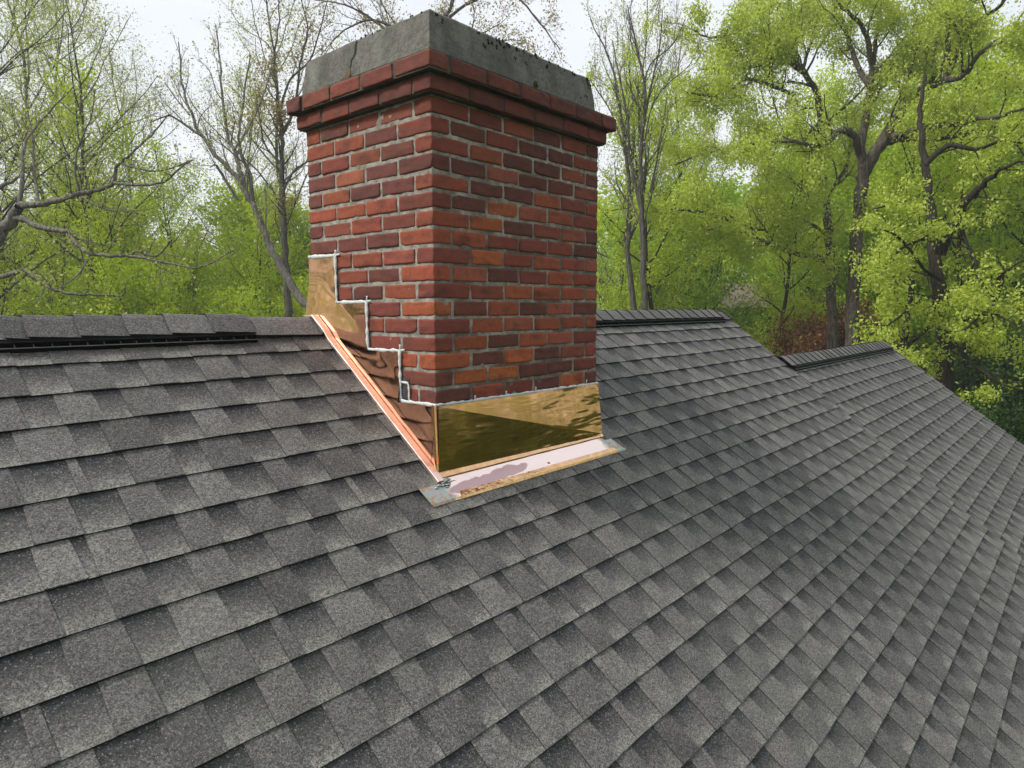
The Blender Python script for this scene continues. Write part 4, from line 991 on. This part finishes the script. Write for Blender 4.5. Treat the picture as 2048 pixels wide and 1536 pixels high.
# ---- generic woodland trees: a few kinds, built once, then copied
def gen_tree(seed, H, spread_, nl, bark, leafm, per, size, name, label, keep=1.0, crown0=0.25, r=None, up=0.12, clump=None, step=0.5, cat='tree', sp=0.14, nstem=1):
    W_ = Wood(seed); r = r or H*0.0075
    for st in range(nstem):
        off = (W_.rg.normal(0, 0.35, 2) if nstem > 1 else (0, 0)); lean = W_.rg.normal(0, 0.10 + 0.12*(nstem > 1), 2)
        pts = [np.array([off[0], off[1], -0.3])] + [np.array([off[0] + lean[0]*z*0.8 + W_.R.uniform(-.12, .12), off[1] + lean[1]*z*0.8 + W_.R.uniform(-.12, .12), z]) for z in np.linspace(H*0.12, H, 8)]
        tr, tR = W_.limb(pts, r, 0.015, 7)
        n = len(tr)
        for k in range(nl):
            f = crown0 + (1-crown0)*((k + W_.R.random())/nl)**1.0; i = min(n-2, int(f*(n-1))); ang = k*2.4 + W_.R.uniform(-.5, .5)
            prof = math.sin(math.pi*min(1, max(0.08, (f-crown0)/(1-crown0)*0.82+0.18)))**0.6
            L = spread_*prof*W_.R.uniform(0.7, 1.2); el = 0.25 + 0.7*f
            d = np.array([math.cos(ang)*math.cos(el), math.sin(ang)*math.cos(el), math.sin(el)])
            Q = W_.grow(tr[i], d, L, 0.05, 0.28, 0.06, 6); rr = np.linspace(min(tR[i]*0.55, 0.02*L+0.01), 0.012, 7)
            add_tube(W_.mb, Q, rr, 5, 0, cap=False)
            W_.branch_out(Q, rr, step, L*0.42, 1, 0.12, up, 0.5, 0.4, 0.007, (0.5, 1.1), (4, 3, 3))
    t = tree_thing(name, (0, 0, 0), label, cat); finish(t, W_, bark, per, size, sp, leafm, seed, keep=keep, clump=clump, droop=0.5); return t
def copy_tree(o, loc, rz, sc_, label, group):
    c = o.copy(); COL.objects.link(c); c.location = loc; c.rotation_euler = (0, 0, rz); c.scale = (sc_, sc_, sc_); c['label'] = label
    if group: c['group'] = group
    for ch in list(o.children):
        d = ch.copy(); COL.objects.link(d); d.parent = c
    return c
kinds = {}
kinds['yg'] = gen_tree(201, 10.5, 3.4, 22, BK_G, LF_YG, 4, 0.14, 'young_tree', 'x', step=0.34, crown0=0.12, nstem=2, sp=0.20)
kinds['yg2'] = gen_tree(202, 9.0, 3.0, 20, BK_G, LF_YG, 4, 0.13, 'young_tree', 'x', step=0.34, crown0=0.1, nstem=2, sp=0.20)
kinds['grn'] = gen_tree(203, 13, 4.6, 30, BK_D, LF_GRN, 4, 0.19, 'leafy_tree', 'x', step=0.40, crown0=0.12, sp=0.26)
kinds['tall'] = gen_tree(204, 19, 4.2, 30, BK_M, LF_BUD, 4, 0.085, 'tall_tree', 'x', keep=0.75, step=0.45, crown0=0.2, sp=0.25, up=0.12)
kinds['ygt'] = gen_tree(205, 18, 5.5, 36, BK_D, LF_YG, 4, 0.21, 'leafy_tree', 'x', step=0.48, crown0=0.14, sp=0.30)
kinds['pole'] = gen_tree(208, 18, 3.4, 20, BK_D, LF_YG, 4, 0.15, 'slender_tree', 'x', step=0.45, crown0=0.42, sp=0.24, r=0.15)
kinds['red'] = gen_tree(206, 4.6, 2.4, 20, BK_D, LF_RED, 5, 0.12, 'red_maple', 'x', step=0.28, crown0=0.15, sp=0.15)
kinds['bush'] = gen_tree(207, 4.2, 2.3, 18, BK_D, LF_DK, 5, 0.15, 'shrub', 'x', step=0.28, crown0=0.02, sp=0.20, nstem=2, cat='shrub')
used = set()
LW = 'woodland trees left of the chimney'; RW = 'woodland trees right of the chimney'
def put(kind, x, d, s, label, group=None, cat=None):
    g_ = gpt(x, d); rz = (x*0.013 + d) % 6.28
    o = kinds[kind]
    if kind not in used:
        used.add(kind); o.location = g_.tolist(); o.rotation_euler = (0, 0, rz); o.scale = (s, s, s); o['label'] = label
        if group: o['group'] = group
        return o
    return copy_tree(o, g_.tolist(), rz, s, label, group)
ORD = ['first', 'second', 'third', 'fourth', 'fifth', 'sixth', 'seventh', 'eighth', 'ninth', 'tenth', 'eleventh', 'twelfth', 'thirteenth', 'fourteenth', 'fifteenth']
def row(kinds_, spots, text, group):
    rank = {v: i for i, v in enumerate(sorted(range(len(spots)), key=lambda i: spots[i][0]))}
    for k, (x, d, s_) in enumerate(spots):
        size = 'smaller' if s_ < 0.76 else 'larger'
        put(kinds_[k % len(kinds_)], x, d, s_, text % ORD[rank[k]], group)
row(['yg2', 'yg'], [(-60, 24, 0.92), (60, 27, 0.9), (170, 23, 0.8), (270, 28, 0.9), (360, 24, 0.82), (450, 27, 0.9), (545, 24, 0.8), (620, 29, 0.95), (330, 35, 1.0), (-10, 18, 0.68), (220, 18, 0.66), (420, 18, 0.64), (590, 19, 0.68)], 'yellow-green young tree in the thicket behind the left ridge, %s from the left', LW)
row(['tall'], [(40, 22, 0.95), (150, 26, 1.0), (210, 20, 0.75), (320, 30, 0.85), (90, 30, 1.05), (480, 30, 0.8), (-20, 17, 0.8), (600, 27, 0.95)], 'tall thin budding tree against the white sky left of the chimney, %s from the left', 'tall thin trees left of the chimney')
row(['grn'], [(1330, 30, 0.8), (1400, 27, 0.75), (1610, 34, 0.95), (1690, 30, 0.85), (1800, 28, 0.9), (1930, 26, 0.9), (2060, 24, 0.95), (1240, 34, 0.75), (1440, 44, 0.9), (1760, 42, 1.0), (1990, 38, 1.0)], 'leafy bright green tree behind the right-hand oaks, %s from the left', RW)
row(['ygt'], [(1640, 38, 0.72), (1790, 34, 0.75), (1920, 31, 0.8), (2035, 27, 0.85), (2120, 32, 1.0)], 'tall yellow-green tree closing the sky behind the oaks, %s from the left', 'tall trees behind the right-hand oaks')
put('tall', 1215, 27, 0.9, 'tall thin budding tree hard against the chimney’s right edge')
put('tall', 1345, 33, 1.0, 'tall thin budding tree between the bare twigs and the first oak')
put('yg', 1515, 25, 0.55, 'low yellow-green tree in front of the far pink-roofed house')
put('yg2', 1575, 22, 0.42, 'low yellow-green tree at the left flank of the dark red maple')
row(['pole'], [(1345, 24, 0.8), (1420, 29, 0.85), (1530, 24, 0.7), (1780, 22, 0.85), (1835, 27, 0.9), (1945, 21, 0.8), (2000, 25, 0.9), (2045, 19, 0.8), (1590, 31, 0.9)], 'slender dark trunk in the right-hand woods with leaves only high up, %s from the left', 'slender trunks among the right-hand woods')
row(['pole'], [(95, 20, 0.55), (210, 22, 0.7), (290, 19, 0.5), (20, 17, 0.5), (405, 24, 0.62), (500, 21, 0.5)], 'slender dark trunk in the left-hand thicket, %s from the left', 'slender trunks in the left-hand thicket')
put('yg', 1225, 24, 0.75, 'short bright green tree just right of the chimney above the ridge')
put('red', 1622, 22.5, 1.05, 'dark red maple to the left of the two oak trunks', 'red maples behind the lower ridge')
put('red', 1690, 24, 1.15, 'dark red maple seen between the two oak trunks', 'red maples behind the lower ridge')
put('red', 1760, 30, 1.1, 'dark red maple to the right of the forked oak trunk', 'red maples behind the lower ridge')
row(['bush'], [(1440, 22, 0.5), (1600, 20, 0.5), (1700, 22, 0.6), (1800, 17, 0.6), (1870, 15, 0.55), (1940, 16, 0.6), (2010, 15, 0.7), (2080, 18, 0.8), (2020, 22, 0.9), (1900, 24, 0.8), (1780, 26, 0.8), (2120, 14, 0.7), (1400, 26, 0.7), (1300, 24, 0.6)], 'dark green shrub in shade beyond the roof edge, %s from the left', 'shrubs in the undergrowth on the right')
# far woods that read as one mass, all round the house (also what the copper mirrors)
rg = np.random.default_rng(77)
def belt(n, a0, a1, r0, r1, hfun, size, spread, seed, per=3):
    az = rg.uniform(a0, a1, n); r_ = rg.uniform(r0, r1, n)
    top = np.array([hfun(a)*(1 + 0.22*nvec(a*14, seed, 1) + 0.16*nvec(a*42, 4, seed)) for a in az])
    z = -4 + (top+4)*rg.random(n)**0.8*(r_/r1)**0.5
    C = np.stack([CAM[0] + np.sin(az)*r_, CAM[1] + np.cos(az)*r_, z], 1)
    k = np.array([nvec(c[0], c[1], c[2]*1.3, 0.35) > -0.22 for c in C]); C = C[k]
    return leaves([(c, 0) for c in C], per, size, spread, seed, droop=0.2)
def hview(a):       # the wood stands lower at the left of the view than at the right
    t = min(1, max(0, (a - 0.72)/0.25)); return 5.2*(1-t) + 11.0*t
b1_ = belt(42000, YAW-0.75, YAW+0.78, 46, 68, hview, 0.42, 0.5, 78)
b2_ = belt(15000, YAW+0.75, YAW+2*math.pi-0.72, 30, 46, lambda a: 15.0, 0.8, 0.8, 79)
V = np.concatenate([b1_[0], b2_[0]]); ti = np.concatenate([b1_[1], b2_[1]])
o = leaf_object('far_woodland', V, ti, LF_GRN, None, kind='stuff', label='far belt of spring woodland all around the garden', category='woodland')
b3_ = belt(9000, YAW+0.75, YAW+2*math.pi-0.75, 22, 29, lambda a: 1.7, 0.6, 0.5, 80)  # out-of-view leaf belt, added dark for the front copper to reflect
leaf_object('undergrowth', b3_[0], b3_[1], LF_DK, None, kind='stuff', label='unseen dark undergrowth added at the foot of the woodland for the copper to mirror', category='undergrowth')
W_ = Wood(300)
for k in range(150):
    a = rg.uniform(-math.pi, math.pi); rr_ = rg.uniform(44, 60); x, y = CAM[0]+math.sin(a)*rr_, CAM[1]+math.cos(a)*rr_; h = rg.uniform(4, 7); lx, ly = rg.normal(0, 0.6, 2)
    add_tube(W_.mb, [(x, y, -4.5), (x+lx*0.4, y+ly*0.4, h*0.4), (x+lx, y+ly, h)], [0.2, 0.15, 0.05], 5, 0, cap=False)
o = W_.mb.build('far_trunks', BK_D, None); o['kind'] = 'stuff'; o['label'] = 'trunks standing in the far belt of woodland'; o['category'] = 'woodland'

# ---- neighbouring house glimpsed through the leaves
hc = P3(1505, 640, 40); hz = ground_z(hc[0], hc[1]); hh = link_empty('neighbour_house', (float(hc[0]), float(hc[1]), hz), label='pinkish-roofed white house glimpsed through the leaves beyond the right ridge end', category='house')
hh.rotation_euler = (0, 0, -YAW + 0.25)
def local_build(name, mb, m, parent, **p_):
    o = mb.build(name, m, None, **p_); o.parent = parent; return o
ev = float(P3(1505, 612, 40)[2]) - hz; rt = float(P3(1505, 566, 40)[2]) - hz
mb = MB(); mb.add([(-5, -3, 0), (5, -3, 0), (5, 3, 0), (-5, 3, 0), (-5, -3, ev), (5, -3, ev), (5, 3, ev), (-5, 3, ev), (-5, 0, rt-0.15), (5, 0, rt-0.15)], [(0, 1, 5, 4), (1, 2, 6, 9, 5), (2, 3, 7, 6), (3, 0, 4, 8, 7)], 0)
local_build('wall', mb, M['siding'], hh)
mb = MB(); mb.add([(-5.4, -3.4, ev-0.1), (5.4, -3.4, ev-0.1), (5.4, 0, rt), (-5.4, 0, rt), (5.4, 3.4, ev-0.1), (-5.4, 3.4, ev-0.1), (-5.4, -3.4, ev-0.25), (5.4, -3.4, ev-0.25), (5.4, 0, rt-0.15), (-5.4, 0, rt-0.15), (5.4, 3.4, ev-0.25), (-5.4, 3.4, ev-0.25)],
       [(0, 1, 2, 3), (3, 2, 4, 5), (0, 6, 7, 1), (1, 7, 8, 2), (2, 8, 10, 4), (4, 10, 11, 5), (5, 11, 9, 3), (3, 9, 6, 0), (7, 6, 9, 8), (8, 9, 11, 10)], 0)
local_build('roof', mb, m_plain('pinkish_roof', (0.17, 0.13, 0.11), 0.9, 0.15, 8), hh)
for x in (-3.4, -1.2, 0.6, 2.8):
    for z in (ev-1.5, ev-4.0):
        if z < 0.2: continue
        mb = MB(); 
        for q in ((-0.5, 0, 0.08, 1.2), (0.42, 0, 0.08, 1.2), (-0.5, 0, 1.0, 0.08), (-0.5, 1.12, 1.0, 0.08), (-0.02, 0.08, 0.05, 1.04), (-0.42, 0.58, 0.84, 0.05)):
            mb.add(box8((x+q[0], -3.06, z+q[1]), (x+q[0]+q[2], -3.003, z+q[1]+q[3])), QF, 0)
        f = local_build('window', mb, M['white'], hh)
        mb = MB(); mb.add([(x-0.42, -3.02, z+0.08), (x+0.42, -3.02, z+0.08), (x+0.42, -3.02, z+1.12), (x-0.42, -3.02, z+1.12)], [(0, 1, 2, 3)], 0); local_build('pane', mb, M['glass'], f)

# air: thin spring haze in one closed box round everything
hm = mat('haze'); g = N(hm); pv = g.n('ShaderNodeVolumePrincipled'); pv.inputs['Color'].default_value = (0.93, 0.95, 1, 1); pv.inputs['Density'].default_value = 0.0020
pv.inputs['Anisotropy'].default_value = 0.3; g.l(pv.outputs[0], g.out.inputs['Volume'])
mb = MB(); mb.add(box8((-124, -124, -8), (126, 126, 30)), QF, 0); hz_ = mb.build('haze', hm, None); hz_['kind'] = 'stuff'
